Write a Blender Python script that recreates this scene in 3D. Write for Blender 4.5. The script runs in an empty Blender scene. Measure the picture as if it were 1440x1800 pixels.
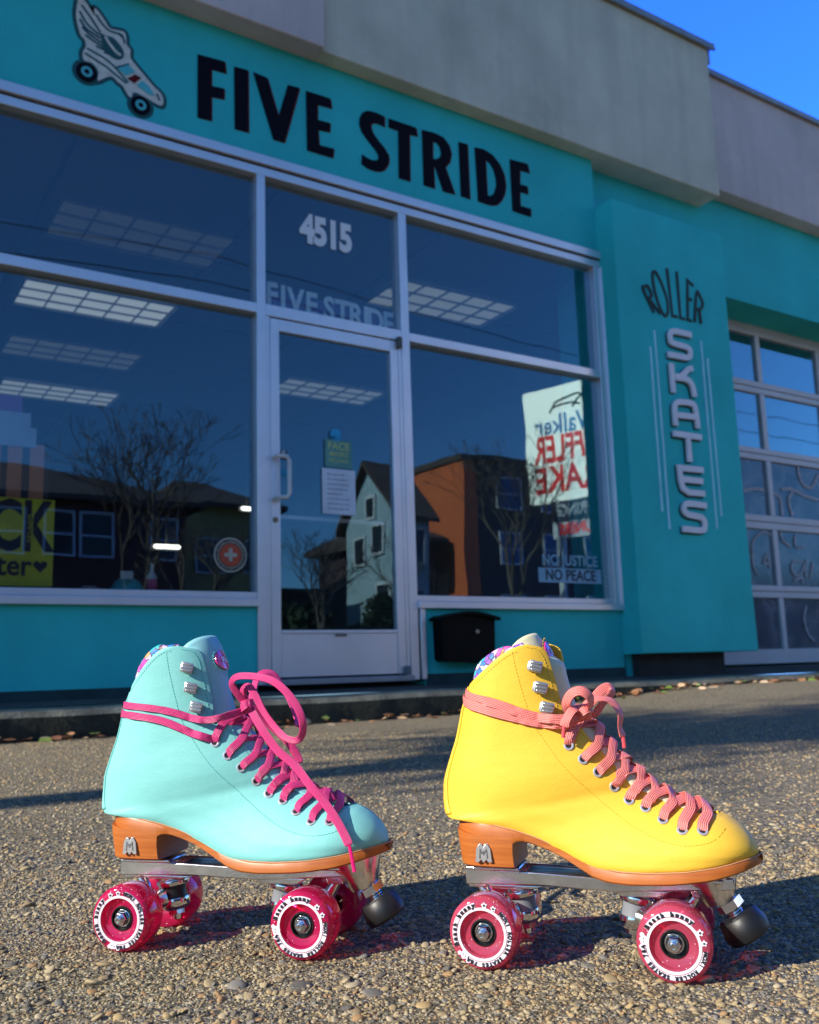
import bpy, bmesh, math, random
import numpy as np
from math import sin, cos, pi, radians, sqrt, atan2
from mathutils import Vector, Matrix, Quaternion
from mathutils.bvhtree import BVHTree

random.seed(7); rng = np.random.default_rng(7)
C = bpy.context.scene.collection
SC = bpy.context.scene

# ------------------------------------------------------------------ camera
cam_d = bpy.data.cameras.new('camera'); cam = bpy.data.objects.new('camera', cam_d); C.objects.link(cam)
SC.camera = cam
yaw, pitch, roll = radians(32.84), radians(9.43), radians(-1.725)
_f = Vector((sin(yaw), cos(yaw), 0)); _r = Vector((cos(yaw), -sin(yaw), 0)); _u = Vector((0, 0, 1))
_f2 = _f*cos(pitch)+_u*sin(pitch); _u2 = _u*cos(pitch)-_f*sin(pitch)
_r3 = _r*cos(roll)+_u2*sin(roll); _u3 = _u2*cos(roll)-_r*sin(roll)
M = Matrix.Identity(4)
for i in range(3):
    M[i][0] = _r3[i]; M[i][1] = _u3[i]; M[i][2] = -_f2[i]
M[0][3], M[1][3], M[2][3] = 0, -4.6, 0.25
cam.matrix_world = M
cam_d.sensor_fit = 'HORIZONTAL'; cam_d.sensor_width = 36; cam_d.lens = 1654.46/1440*36
cam_d.clip_start = 0.02; cam_d.clip_end = 600
cam_d.dof.use_dof = True; cam_d.dof.focus_distance = 0.86; cam_d.dof.aperture_fstop = 15

# ------------------------------------------------------------------ sky, sun, exposure
SUN_EL = 29.0; SUN_AZ = -1.6            # sunlight travels along +X, a touch away from the shop front
w = bpy.data.worlds.new("World"); SC.world = w; w.use_nodes = True
nt = w.node_tree; bg = nt.nodes['Background']
sky = nt.nodes.new('ShaderNodeTexSky'); sky.sky_type = 'NISHITA'; sky.sun_disc = False
sky.sun_elevation = radians(SUN_EL); sky.sun_rotation = radians(-90-SUN_AZ)
sky.ozone_density = 4.0; sky.air_density = 1.0; sky.dust_density = 0.25
tint = nt.nodes.new('ShaderNodeMix'); tint.data_type = 'RGBA'; tint.blend_type = 'MULTIPLY'
tint.inputs[0].default_value = 1.0
nt.links.new(sky.outputs[0], tint.inputs[6]); 
# deeper blue on the side of the sky away from the sun (beyond the shop)
wc = nt.nodes.new('ShaderNodeTexCoord'); ws = nt.nodes.new('ShaderNodeSeparateXYZ'); nt.links.new(wc.outputs['Generated'], ws.inputs[0])
wd_ = nt.nodes.new('ShaderNodeVectorMath'); wd_.operation = 'DOT_PRODUCT'; nt.links.new(wc.outputs['Generated'], wd_.inputs[0]); wd_.inputs[1].default_value = (0.70, 0.52, 0.49)
wr_ = nt.nodes.new('ShaderNodeMapRange'); wr_.inputs[1].default_value = 0.72; wr_.inputs[2].default_value = 0.96; wr_.interpolation_type = 'SMOOTHSTEP'; nt.links.new(wd_.outputs['Value'], wr_.inputs[0])
wm = nt.nodes.new('ShaderNodeMix'); wm.data_type = 'RGBA'; nt.links.new(wr_.outputs[0], wm.inputs[0])
wm.inputs[6].default_value = (0.62, 1.0, 1.34, 1); wm.inputs[7].default_value = (0.5, 1.5, 5.6, 1); nt.links.new(wm.outputs[2], tint.inputs[7])
nt.links.new(tint.outputs[2], bg.inputs[0]); bg.inputs[1].default_value = 0.086
sun_d = bpy.data.lights.new('sun', 'SUN'); sun_d.energy = 4.6; sun_d.angle = radians(0.53); sun_d.color = (1.0, 0.93, 0.81)
sun = bpy.data.objects.new('sun', sun_d); C.objects.link(sun)
_td = Vector((cos(radians(SUN_EL))*cos(radians(SUN_AZ)), cos(radians(SUN_EL))*sin(radians(SUN_AZ)), -sin(radians(SUN_EL))))
sun.rotation_euler = _td.to_track_quat('-Z', 'Y').to_euler(); sun.location = (-10, -4, 8)
SC.view_settings.view_transform = 'Standard'; SC.view_settings.look = 'None'
SC.view_settings.gamma = 1; SC.view_settings.exposure = 0.68
SC.render.engine = 'CYCLES'
cy = SC.cycles
cy.use_denoising = True; cy.max_bounces = 10; cy.transparent_max_bounces = 24; cy.transmission_bounces = 8
cy.diffuse_bounces = 4; cy.glossy_bounces = 5; cy.caustics_reflective = False; cy.caustics_refractive = False
cy.sample_clamp_indirect = 4; cy.use_light_tree = True

# ------------------------------------------------------------------ helpers: materials
def new_mat(name):
    m = bpy.data.materials.new(name); m.use_nodes = True
    return m, m.node_tree, m.node_tree.nodes['Principled BSDF']
def nd(nt, t, **kw):
    n = nt.nodes.new(t)
    for k, v in kw.items(): setattr(n, k, v)
    return n
def ramp(nt, stops, fac=None, interp='LINEAR'):
    r = nd(nt, 'ShaderNodeValToRGB'); r.color_ramp.interpolation = interp
    e = r.color_ramp.elements
    while len(e) < len(stops): e.new(0.5)
    for k, (p, c) in enumerate(stops):
        e[k].position = p; e[k].color = (*c, 1) if len(c) == 3 else c
    if fac is not None: nt.links.new(fac, r.inputs[0])
    return r
def coords(nt, kind='Object', scale=None):
    tc = nd(nt, 'ShaderNodeTexCoord'); o = tc.outputs[kind]
    if scale:
        mp = nd(nt, 'ShaderNodeMapping'); mp.inputs['Scale'].default_value = scale; nt.links.new(o, mp.inputs[0]); o = mp.outputs[0]
    return o
def bump(nt, b, height, strength=0.3, dist=0.01, normal=None):
    n = nd(nt, 'ShaderNodeBump'); n.inputs['Strength'].default_value = strength; n.inputs['Distance'].default_value = dist
    nt.links.new(height, n.inputs['Height'])
    if normal is not None: nt.links.new(normal, n.inputs['Normal'])
    if b is not None: nt.links.new(n.outputs[0], b.inputs['Normal'])
    return n
def noise(nt, co, scale, detail=4, rough=0.55):
    n = nd(nt, 'ShaderNodeTexNoise'); n.inputs['Scale'].default_value = scale; n.inputs['Detail'].default_value = detail
    n.inputs['Roughness'].default_value = rough; nt.links.new(co, n.inputs['Vector']); return n
def mixc(nt, a, b, fac, blend='MIX'):
    m = nd(nt, 'ShaderNodeMix'); m.data_type = 'RGBA'; m.blend_type = blend
    for sock, v in ((m.inputs[6], a), (m.inputs[7], b)):
        if isinstance(v, (tuple, list)): sock.default_value = (*v[:3], 1)
        else: nt.links.new(v, sock)
    if isinstance(fac, (int, float)): m.inputs[0].default_value = fac
    else: nt.links.new(fac, m.inputs[0])
    return m.outputs[2]
def math_n(nt, op, a, b=None, c=None):
    m = nd(nt, 'ShaderNodeMath', operation=op)
    for k, v in enumerate((a, b, c)):
        if v is None: continue
        if isinstance(v, (int, float)): m.inputs[k].default_value = v
        else: nt.links.new(v, m.inputs[k])
    return m.outputs[0]
def simple(name, col, rough=0.5, metal=0.0, var=0.12, vscale=6.0, bstr=0.0, bscale=60.0, bdist=0.002, coat=0.0, spec=0.5, kind='Object'):
    m, nt, b = new_mat(name); co = coords(nt, kind)
    n = noise(nt, co, vscale, 5)
    dark = tuple(c*(1-var) for c in col); lite = tuple(min(1, c*(1+var)) for c in col)
    r = ramp(nt, [(0.3, dark), (0.7, lite)], n.outputs[0])
    nt.links.new(r.outputs[0], b.inputs['Base Color'])
    b.inputs['Roughness'].default_value = rough; b.inputs['Metallic'].default_value = metal
    b.inputs['Coat Weight'].default_value = coat; b.inputs['Specular IOR Level'].default_value = spec
    if bstr:
        n2 = noise(nt, co, bscale, 4); bump(nt, b, n2.outputs[0], bstr, bdist)
    return m
def emis(name, col, strength):
    m, nt, b = new_mat(name)
    b.inputs['Base Color'].default_value = (*col, 1); b.inputs['Emission Color'].default_value = (*col, 1)
    b.inputs['Emission Strength'].default_value = strength; b.inputs['Roughness'].default_value = 0.6
    return m

# ------------------------------------------------------------------ helpers: objects
def tag(o, label, cat, group=None):
    o['label'] = label; o['category'] = cat
    if group: o['group'] = group
    return o
def thing(name, label, cat, loc=(0, 0, 0), group=None, rotz=0):
    o = bpy.data.objects.new(name, None); C.objects.link(o); o.location = loc; o.rotation_euler = (0, 0, rotz)
    o.empty_display_size = 0.1
    return tag(o, label, cat, group)
def obj(name, bm, mat, parent=None, smooth=False, bevel=0.0, subsurf=0, solid=None):
    me = bpy.data.meshes.new(name)
    if isinstance(bm, bmesh.types.BMesh): bm.to_mesh(me); bm.free()
    else: me.from_pydata(*bm)
    for m in (mat if isinstance(mat, (list, tuple)) else [mat]): me.materials.append(m)
    if smooth: me.shade_smooth()
    if name not in ('boot_upper', 'lace', 'tongue', 'back_stay'): me.set_sharp_from_angle(angle=radians(38))
    o = bpy.data.objects.new(name, me); C.objects.link(o)
    if parent is not None: o.parent = parent
    if solid is not None:
        s = o.modifiers.new('s', 'SOLIDIFY'); s.thickness = solid; s.offset = -1
    if bevel:
        bv = o.modifiers.new('b', 'BEVEL'); bv.width = bevel; bv.segments = 2; bv.limit_method = 'ANGLE'; bv.angle_limit = radians(40)
        if smooth: pass
    if subsurf:
        ss = o.modifiers.new('ss', 'SUBSURF'); ss.levels = subsurf; ss.render_levels = subsurf
    return o
def struct(name, bm, mat, **kw):
    o = obj(name, bm, mat, **kw); o['kind'] = 'structure'; return o
def box(bm, x0, x1, y0, y1, z0, z1, mi=0):
    v = [bm.verts.new(p) for p in ((x0,y0,z0),(x1,y0,z0),(x1,y1,z0),(x0,y1,z0),(x0,y0,z1),(x1,y0,z1),(x1,y1,z1),(x0,y1,z1))]
    for f in ((0,3,2,1),(4,5,6,7),(0,1,5,4),(1,2,6,5),(2,3,7,6),(3,0,4,7)):
        fc = bm.faces.new([v[i] for i in f]); fc.material_index = mi
    return v
def boxes(lst):
    bm = bmesh.new()
    for b in lst: box(bm, *b)
    return bm
def tube(bm, pts, rad, seg=8, caps=True, mi=0):
    pts = [Vector(p) for p in pts]; n = len(pts)
    rads = rad if hasattr(rad, '__len__') else [rad]*n
    rings = []; ref = None
    for i, p in enumerate(pts):
        t = (pts[min(i+1, n-1)]-pts[max(i-1, 0)])
        if t.length < 1e-9: t = Vector((0, 0, 1))
        t.normalize()
        if ref is None:
            ref = t.orthogonal().normalized()
        ref = (ref - t*ref.dot(t))
        if ref.length < 1e-6: ref = t.orthogonal()
        ref.normalize(); b = t.cross(ref)
        rings.append([bm.verts.new(p+(ref*cos(a)+b*sin(a))*rads[i]) for a in [2*pi*k/seg for k in range(seg)]])
    for i in range(n-1):
        for k in range(seg):
            f = bm.faces.new((rings[i][k], rings[i][(k+1) % seg], rings[i+1][(k+1) % seg], rings[i+1][k])); f.smooth = True; f.material_index = mi
    if caps:
        bm.faces.new(rings[0][::-1]).material_index = mi; bm.faces.new(rings[-1]).material_index = mi
def lathe(bm, prof, seg=48, origin=(0,0,0), axis=(0,0,1), mi=0, smooth=True, closed=False):
    """prof: list of (r, h) revolved about axis through origin"""
    ax = Vector(axis).normalized(); q = Vector((0, 0, 1)).rotation_difference(ax); o = Vector(origin)
    rings = []
    for r, h in prof:
        if r < 1e-7: rings.append([bm.verts.new(o+q @ Vector((0, 0, h)))])
        else: rings.append([bm.verts.new(o+q @ Vector((r*cos(2*pi*k/seg), r*sin(2*pi*k/seg), h))) for k in range(seg)])
    pairs = list(zip(rings, rings[1:])) + ([(rings[-1], rings[0])] if closed else [])
    for a, b in pairs:
        for k in range(seg):
            k2 = (k+1) % seg
            if len(a) == 1 and len(b) == 1: continue
            if len(a) == 1: vs = (a[0], b[k2], b[k])
            elif len(b) == 1: vs = (a[k], a[k2], b[0])
            else: vs = (a[k], a[k2], b[k2], b[k])
            f = bm.faces.new(vs); f.smooth = smooth; f.material_index = mi
def prism(bm, pts, y0, y1, holes=(), mi=0):
    """polygon in the XZ plane extruded from y0 (front) to y1; holes are polygons"""
    from mathutils.geometry import tessellate_polygon
    loops = [list(pts)]+[list(h) for h in holes]
    flat = [p for l in loops for p in l]
    tris = tessellate_polygon([[Vector((p[0], p[1], 0)) for p in l] for l in loops])
    f = [bm.verts.new((p[0], y0, p[1])) for p in flat]; b = [bm.verts.new((p[0], y1, p[1])) for p in flat]
    for t in tris:
        a, b1, c = [flat[i] for i in t]
        cr = (b1[0]-a[0])*(c[1]-a[1])-(b1[1]-a[1])*(c[0]-a[0])
        if abs(cr) < 1e-12: continue
        tt = t if cr > 0 else (t[0], t[2], t[1])
        try:
            bm.faces.new([f[i] for i in tt]).material_index = mi; bm.faces.new([b[i] for i in reversed(tt)]).material_index = mi
        except ValueError: pass
    k = 0
    for l in loops:
        n = len(l)
        for i in range(n):
            j = (i+1) % n
            try: bm.faces.new((f[k+i], f[k+j], b[k+j], b[k+i])).material_index = mi
            except ValueError: pass
        k += n
def stroke_poly(pts, wd, round_caps=False):
    """outline polygon of a thick polyline in 2-D"""
    P = [Vector(p) for p in pts]; n = len(P); L = []; R = []
    closed = (P[0]-P[-1]).length < 1e-6
    for i in range(n):
        a = P[i]-P[i-1] if i > 0 else P[1]-P[0]
        b = P[i+1]-P[i] if i < n-1 else P[-1]-P[-2]
        if closed and i in (0, n-1): a = P[-1]-P[-2]; b = P[1]-P[0]
        a = a.normalized(); b = b.normalized(); t = (a+b)
        t = t.normalized() if t.length > 1e-6 else a
        m = min(1.6, 1/max(0.35, t.dot(a))); nn = Vector((-t.y, t.x))*(wd/2*m)
        L.append(P[i]+nn); R.append(P[i]-nn)
    return [tuple(v) for v in L], [tuple(v) for v in R], closed
def stroke(bm, pts, wd, y0, y1, mi=0):
    """thick stroke in XZ extruded in y, built as quads"""
    L, R, closed = stroke_poly(pts, wd); n = len(L)
    q = [[bm.verts.new((p[0], y, p[1])) for p in s] for s, y in ((L, y0), (R, y0), (L, y1), (R, y1))]
    for i in range(n-1):
        for vs in ((q[1][i], q[1][i+1], q[0][i+1], q[0][i]), (q[2][i], q[2][i+1], q[3][i+1], q[3][i]),
                   (q[0][i], q[0][i+1], q[2][i+1], q[2][i]), (q[3][i], q[3][i+1], q[1][i+1], q[1][i])):
            bm.faces.new(vs).material_index = mi
    if not closed:
        bm.faces.new((q[0][0], q[2][0], q[3][0], q[1][0])).material_index = mi
        bm.faces.new((q[1][-1], q[3][-1], q[2][-1], q[0][-1])).material_index = mi
def catmull(P, n, closed=False):
    P = np.array(P, float); m = len(P); out = []
    for i in range(m-1):
        p0 = P[i-1] if i > 0 else 2*P[0]-P[1]; p3 = P[i+2] if i+2 < m else 2*P[-1]-P[-2]
        for k in range(n):
            t = k/n
            out.append(0.5*((2*P[i])+(-p0+P[i+1])*t+(2*p0-5*P[i]+4*P[i+1]-p3)*t*t+(-p0+3*P[i]-3*P[i+1]+p3)*t**3))
    out.append(P[-1]); return np.array(out)
def text_bm(s, size, extrude=0.0, bold=0.0, align='CENTER', spacing=1.0, condense=1.0, bm=None, mat4=None):
    """lettering as mesh in its own XY plane; mat4 maps it into place"""
    cu = bpy.data.curves.new('t', 'FONT'); cu.body = s; cu.size = size; cu.extrude = extrude; cu.offset = bold
    cu.align_x = align; cu.align_y = 'CENTER'; cu.space_character = spacing; cu.resolution_u = 3; cu.fill_mode = 'BOTH'
    o = bpy.data.objects.new('t', cu); C.objects.link(o)
    dg = bpy.context.evaluated_depsgraph_get(); me = bpy.data.meshes.new_from_object(o.evaluated_get(dg))
    bpy.data.objects.remove(o); bpy.data.curves.remove(cu)
    if bm is None: bm = bmesh.new()
    me.transform(Matrix.Diagonal((condense, 1, 1, 1)))
    if mat4 is not None: me.transform(mat4)
    bm.from_mesh(me); bpy.data.meshes.remove(me)
    return bm
def on_wall(x, y, z, flip=False, rot=0.0):
    """matrix putting text (XY) on a plane facing -Y at (x, y, z); flip faces +Y"""
    m = Matrix.Translation((x, y, z)) @ Matrix.Rotation(pi/2, 4, 'X')
    if flip: m = Matrix.Translation((x, y, z)) @ Matrix.Rotation(pi, 4, 'Z') @ Matrix.Rotation(pi/2, 4, 'X')
    return m @ Matrix.Rotation(rot, 4, 'Z')

# ------------------------------------------------------------------ materials of the place
def stucco(name, col, var=0.10, bstr=0.35, streak=0.08, stain=(0.5, 0.5, 0.5)):
    m, nt, b = new_mat(name); co = coords(nt)
    n = noise(nt, co, 1.6, 6); n2 = noise(nt, co, 4.5, 6, 0.7)
    mp = nd(nt, 'ShaderNodeMapping'); mp.inputs['Scale'].default_value = (7, 7, 0.5); nt.links.new(co, mp.inputs[0])
    n3 = noise(nt, mp.outputs[0], 1.0, 5)
    c1 = ramp(nt, [(0.3, tuple(c*(1-var) for c in col)), (0.7, tuple(min(1, c*(1+var)) for c in col))], n.outputs[0]).outputs[0]
    f = ramp(nt, [(0.45, (0, 0, 0)), (0.75, (1, 1, 1))], n3.outputs[0]).outputs[0]
    c2 = mixc(nt, c1, tuple(c*s for c, s in zip(col, stain)), math_n(nt, 'MULTIPLY', f, streak))
    f2 = ramp(nt, [(0.55, (0, 0, 0)), (0.72, (1, 1, 1))], n2.outputs[0]).outputs[0]
    c3 = mixc(nt, c2, tuple(min(1, c*1.25) for c in col), math_n(nt, 'MULTIPLY', f2, 0.33))
    nt.links.new(c3, b.inputs['Base Color']); b.inputs['Roughness'].default_value = 0.75
    b.inputs['Specular IOR Level'].default_value = 0.25
    g = noise(nt, co, 70, 6, 0.65); g2 = noise(nt, co, 9, 3)
    h = math_n(nt, 'ADD', g.outputs[0], math_n(nt, 'MULTIPLY', g2.outputs[0], 1.5))
    bump(nt, b, h, bstr, 0.006)
    return m
TEAL = stucco('teal stucco', (0.035, 0.53, 0.54))
PAR_G = stucco('grey green stucco', (0.64, 0.60, 0.47), 0.14, 0.4, 0.35, (0.6, 0.62, 0.66))
PAR_M = stucco('mauve grey stucco', (0.64, 0.53, 0.50), 0.12, 0.4, 0.3, (0.6, 0.6, 0.66))
ALU = simple('brushed aluminium', (0.76, 0.78, 0.84), 0.38, 0.65, 0.06, 3.0, 0.05, 90)
ALU2 = simple('white enamel frame', (0.60, 0.58, 0.62), 0.45, 0.0, 0.06, 3.0, 0.05, 90)
DARK = simple('dark rubber gasket', (0.012, 0.012, 0.014), 0.6)
FLASH = simple('galvanised coping', (0.32, 0.33, 0.35), 0.4, 0.6, 0.15, 8)
def glass_mat(name, k=1.75, tintc=(0.90, 0.93, 0.93), rough=0.0, haze=0.0):
    m = bpy.data.materials.new(name); m.use_nodes = True; nt = m.node_tree; nt.nodes.clear()
    out = nd(nt, 'ShaderNodeOutputMaterial'); tr = nd(nt, 'ShaderNodeBsdfTransparent'); gl = nd(nt, 'ShaderNodeBsdfGlossy')
    tr.inputs[0].default_value = (*tintc, 1); gl.inputs['Roughness'].default_value = rough; gl.inputs[0].default_value = (0.56, 0.82, 1, 1)
    co = coords(nt); n = noise(nt, co, 1.1, 2); b = bump(nt, None, n.outputs[0], 0.07, 0.02); nt.links.new(b.outputs[0], gl.inputs['Normal'])
    fr = nd(nt, 'ShaderNodeFresnel'); gm = nd(nt, 'ShaderNodeNewGeometry'); nt.links.new(math_n(nt, 'MULTIPLY_ADD', gm.outputs['Backfacing'], 1/1.5-1.5, 1.5), fr.inputs[0])
    fac = math_n(nt, 'MULTIPLY', fr.outputs[0], k); mx = nd(nt, 'ShaderNodeMixShader')
    nt.links.new(fac, mx.inputs[0])
    base = tr.outputs[0]
    if haze:
        df = nd(nt, 'ShaderNodeBsdfDiffuse'); df.inputs[0].default_value = (0.5, 0.5, 0.55, 1); m2 = nd(nt, 'ShaderNodeMixShader')
        sm = noise(nt, co, 2.3, 3); s2 = ramp(nt, [(0.42, (0.35, 0.35, 0.35)), (0.5, (0.8, 0.8, 0.8)), (0.62, (0.35, 0.35, 0.35))], sm.outputs[0])
        nt.links.new(math_n(nt, 'MULTIPLY', s2.outputs[0], haze), m2.inputs[0]); nt.links.new(tr.outputs[0], m2.inputs[1]); nt.links.new(df.outputs[0], m2.inputs[2]); base = m2.outputs[0]
    nt.links.new(base, mx.inputs[1]); nt.links.new(gl.outputs[0], mx.inputs[2]); nt.links.new(mx.outputs[0], out.inputs[0])
    return m
GLASS = glass_mat('plate glass', 2.4); GLASS_G = glass_mat('door glass', 4.2); GLASS_H = glass_mat('hazy glass', 1.2, (0.5, 0.55, 0.6), 0.12, 0.38)

# ------------------------------------------------------------------ ground
def ground_h(x, y):
    def ss(a, b, v):
        t = np.clip((v-a)/(b-a), 0, 1); return t*t*(3-2*t)
    return 0.085*ss(2.9, 5.2, x)*ss(-2.6, -0.6, y)
def agg_mat():
    m, nt, b = new_mat('exposed aggregate concrete'); co = coords(nt)
    def vor(scale, feat='F1'):
        v = nd(nt, 'ShaderNodeTexVoronoi'); v.feature = feat; v.inputs['Scale'].default_value = scale; nt.links.new(wv, v.inputs['Vector']); return v
    wn = noise(nt, co, 60, 3); wv = mixc(nt, co, wn.outputs['Color'], 0.006)
    pal = [(0.0, (0.30, 0.23, 0.14)), (0.16, (0.46, 0.37, 0.23)), (0.30, (0.17, 0.15, 0.12)), (0.42, (0.52, 0.44, 0.30)), (0.55, (0.26, 0.23, 0.19)),
           (0.67, (0.38, 0.28, 0.15)), (0.78, (0.58, 0.52, 0.40)), (0.88, (0.12, 0.11, 0.10)), (0.95, (0.42, 0.24, 0.11))]
    v1 = vor(300); sep = nd(nt, 'ShaderNodeSeparateColor'); nt.links.new(v1.outputs['Color'], sep.inputs[0])
    c1 = ramp(nt, pal, sep.outputs[0], 'CONSTANT').outputs[0]
    v2 = vor(105); sep2 = nd(nt, 'ShaderNodeSeparateColor'); nt.links.new(v2.outputs['Color'], sep2.inputs[0])
    c2 = ramp(nt, [(0, (0.30, 0.27, 0.22)), (0.2, (0.20, 0.19, 0.17)), (0.4, (0.40, 0.33, 0.22)), (0.6, (0.13, 0.12, 0.11)), (0.8, (0.36, 0.34, 0.30))], sep2.outputs[0], 'CONSTANT').outputs[0]
    big = math_n(nt, 'MULTIPLY', math_n(nt, 'LESS_THAN', v2.outputs['Distance'], 0.42), math_n(nt, 'GREATER_THAN', sep2.outputs[1], 0.62))
    c = mixc(nt, c1, c2, big)
    e1 = vor(300, 'DISTANCE_TO_EDGE'); gap = ramp(nt, [(0.0, (1, 1, 1)), (0.09, (0, 0, 0))], e1.outputs['Distance']).outputs[0]
    c = mixc(nt, c, (0.10, 0.085, 0.06), math_n(nt, 'MULTIPLY', gap, math_n(nt, 'SUBTRACT', 1.0, big)))  # gaps between stones coloured dark to stand for their low-sun shade
    v3 = vor(50); sep3 = nd(nt, 'ShaderNodeSeparateColor'); nt.links.new(v3.outputs['Color'], sep3.inputs[0])
    sp3 = math_n(nt, 'MULTIPLY', math_n(nt, 'GREATER_THAN', sep3.outputs[0], 0.72), math_n(nt, 'LESS_THAN', v3.outputs['Distance'], 0.36))
    c = mixc(nt, c, (0.09, 0.08, 0.065), math_n(nt, 'MULTIPLY', sp3, 0.9))  # scattered dark cells painted in as shaded grain
    n8 = noise(nt, co, 75, 4, 0.7); c = mixc(nt, c, (0.10, 0.085, 0.06), ramp(nt, [(0.47, (0, 0, 0)), (0.58, (0.92, 0.92, 0.92))], n8.outputs[0]).outputs[0])
    ln = noise(nt, co, 1.3, 4); c = mixc(nt, c, (0.75, 0.72, 0.70), ramp(nt, [(0.4, (0.0, 0.0, 0.0)), (0.75, (0.5, 0.5, 0.5))], ln.outputs[0]).outputs[0], 'MULTIPLY')
    c = mixc(nt, c, (1.0, 1.0, 0.95), 1.0, 'MULTIPLY'); nt.links.new(c, b.inputs['Base Color']); b.inputs['Roughness'].default_value = 0.8; b.inputs['Specular IOR Level'].default_value = 0.35
    d1 = math_n(nt, 'SUBTRACT', 1.0, v1.outputs['Distance']); d2 = math_n(nt, 'MULTIPLY', math_n(nt, 'SUBTRACT', 0.42, v2.outputs['Distance']), math_n(nt, 'MULTIPLY', big, 4.0))
    hh = math_n(nt, 'ADD', math_n(nt, 'ADD', d1, d2), math_n(nt, 'MULTIPLY', noise(nt, co, 900, 3).outputs[0], 0.5))
    bb = bump(nt, None, n8.outputs[0], 0.7, 0.008); bump(nt, b, hh, 1.0, 0.003, bb.outputs[0])
    return m
AGG = agg_mat()
xs = np.concatenate([np.linspace(-80, -3, 16), np.linspace(-2.8, 7, 50), np.linspace(8, 120, 20)])
ys = np.concatenate([np.linspace(-160, -8, 16), np.linspace(-7, -5, 5), np.linspace(-4.9, -0.43, 46)])
XX, YY = np.meshgrid(xs, ys); ZZ = ground_h(XX, YY)
V = [(float(a), float(b), float(c)) for a, b, c in zip(XX.ravel(), YY.ravel(), ZZ.ravel())]
nx = len(xs); Fq = [(j*nx+i, j*nx+i+1, (j+1)*nx+i+1, (j+1)*nx+i) for j in range(len(ys)-1) for i in range(nx-1)]
struct('ground', (V, [], Fq), AGG, smooth=True)
# pebbles that stand proud of the worn concrete near the camera
def ico(sub):
    bm = bmesh.new(); bmesh.ops.create_icosphere(bm, subdivisions=sub, radius=1)
    v = np.array([p.co[:] for p in bm.verts]); f = np.array([[q.index for q in p.verts] for p in bm.faces]); bm.free(); return v, f
def pebble_mesh(n, rmin, rmax, sub, power, region, embed, flat=(0.35, 0.7)):
    v0, f0 = ico(sub); nv, nf = len(v0), len(f0)
    x, y = region(n); n = len(x)
    r = rmin+(rmax-rmin)*rng.random(n)**power
    sx = r*(0.8+0.5*rng.random(n)); sy = r*(0.65+0.4*rng.random(n)); sz = r*(flat[0]+(flat[1]-flat[0])*rng.random(n))
    a = rng.random(n)*2*pi; ti = rng.normal(0, 0.25, n); tj = rng.normal(0, 0.25, n)
    P = v0[None]*np.stack([sx, sy, sz], 1)[:, None, :]
    P = P*(1+0.10*rng.normal(size=(n, nv, 1))*(1 if sub < 3 else 0.2))
    px = P[..., 0]*np.cos(a)[:, None]-P[..., 1]*np.sin(a)[:, None]; py = P[..., 0]*np.sin(a)[:, None]+P[..., 1]*np.cos(a)[:, None]
    pz = P[..., 2]+px*ti[:, None]+py*tj[:, None]
    out = np.stack([px+x[:, None], py+y[:, None], pz+(ground_h(x, y)+sz*embed)[:, None]], -1).reshape(-1, 3)
    F = (f0[None]+(np.arange(n)*nv)[:, None, None]).reshape(-1, 3)
    return out, F, np.repeat(rng.random((n, 2)), nf, 0)
def wedge(near, far, pw, wide=1.3):
    def f(n):
        d = (near**pw+(far**pw-near**pw)*rng.random(n))**(1/pw); s = (rng.random(n)-0.5)*wide*d
        return _f.x*d+_r.x*s, -4.6+_f.y*d+_r.y*s
    return f
parts = [pebble_mesh(52000, 0.0009, 0.0024, 1, 1.6, wedge(0.42, 1.3, 1.6), 0.0),
         pebble_mesh(6200, 0.0022, 0.0045, 2, 1.8, wedge(0.42, 1.5, 1.7), 0.12, (0.3, 0.6)),
         pebble_mesh(38000, 0.0022, 0.0052, 1, 1.5, wedge(1.1, 3.9, 2.0, 1.7), -0.15, (0.5, 0.9)),
         pebble_mesh(430, 0.0040, 0.0095, 3, 2.6, wedge(0.42, 1.6, 1.8), -0.1, (0.28, 0.5))]
off = 0; PV = []; PF = []; PC = []
for v, f, c in parts: PV.append(v); PF.append(f+off); PC.append(c); off += len(v)
PV = np.concatenate(PV); PF = np.concatenate(PF); PC = np.concatenate(PC)
me = bpy.data.meshes.new('pebbles'); me.vertices.add(len(PV)); me.vertices.foreach_set('co', PV.ravel())
me.loops.add(len(PF)*3); me.loops.foreach_set('vertex_index', PF.ravel().astype(np.int32))
me.polygons.add(len(PF)); me.polygons.foreach_set('loop_start', (np.arange(len(PF))*3).astype(np.int32))
me.polygons.foreach_set('use_smooth', np.ones(len(PF), bool)); me.update(calc_edges=True)
att = me.attributes.new('tone', 'FLOAT', 'FACE'); att.data.foreach_set('value', PC[:, 0].astype(np.float32))
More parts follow.
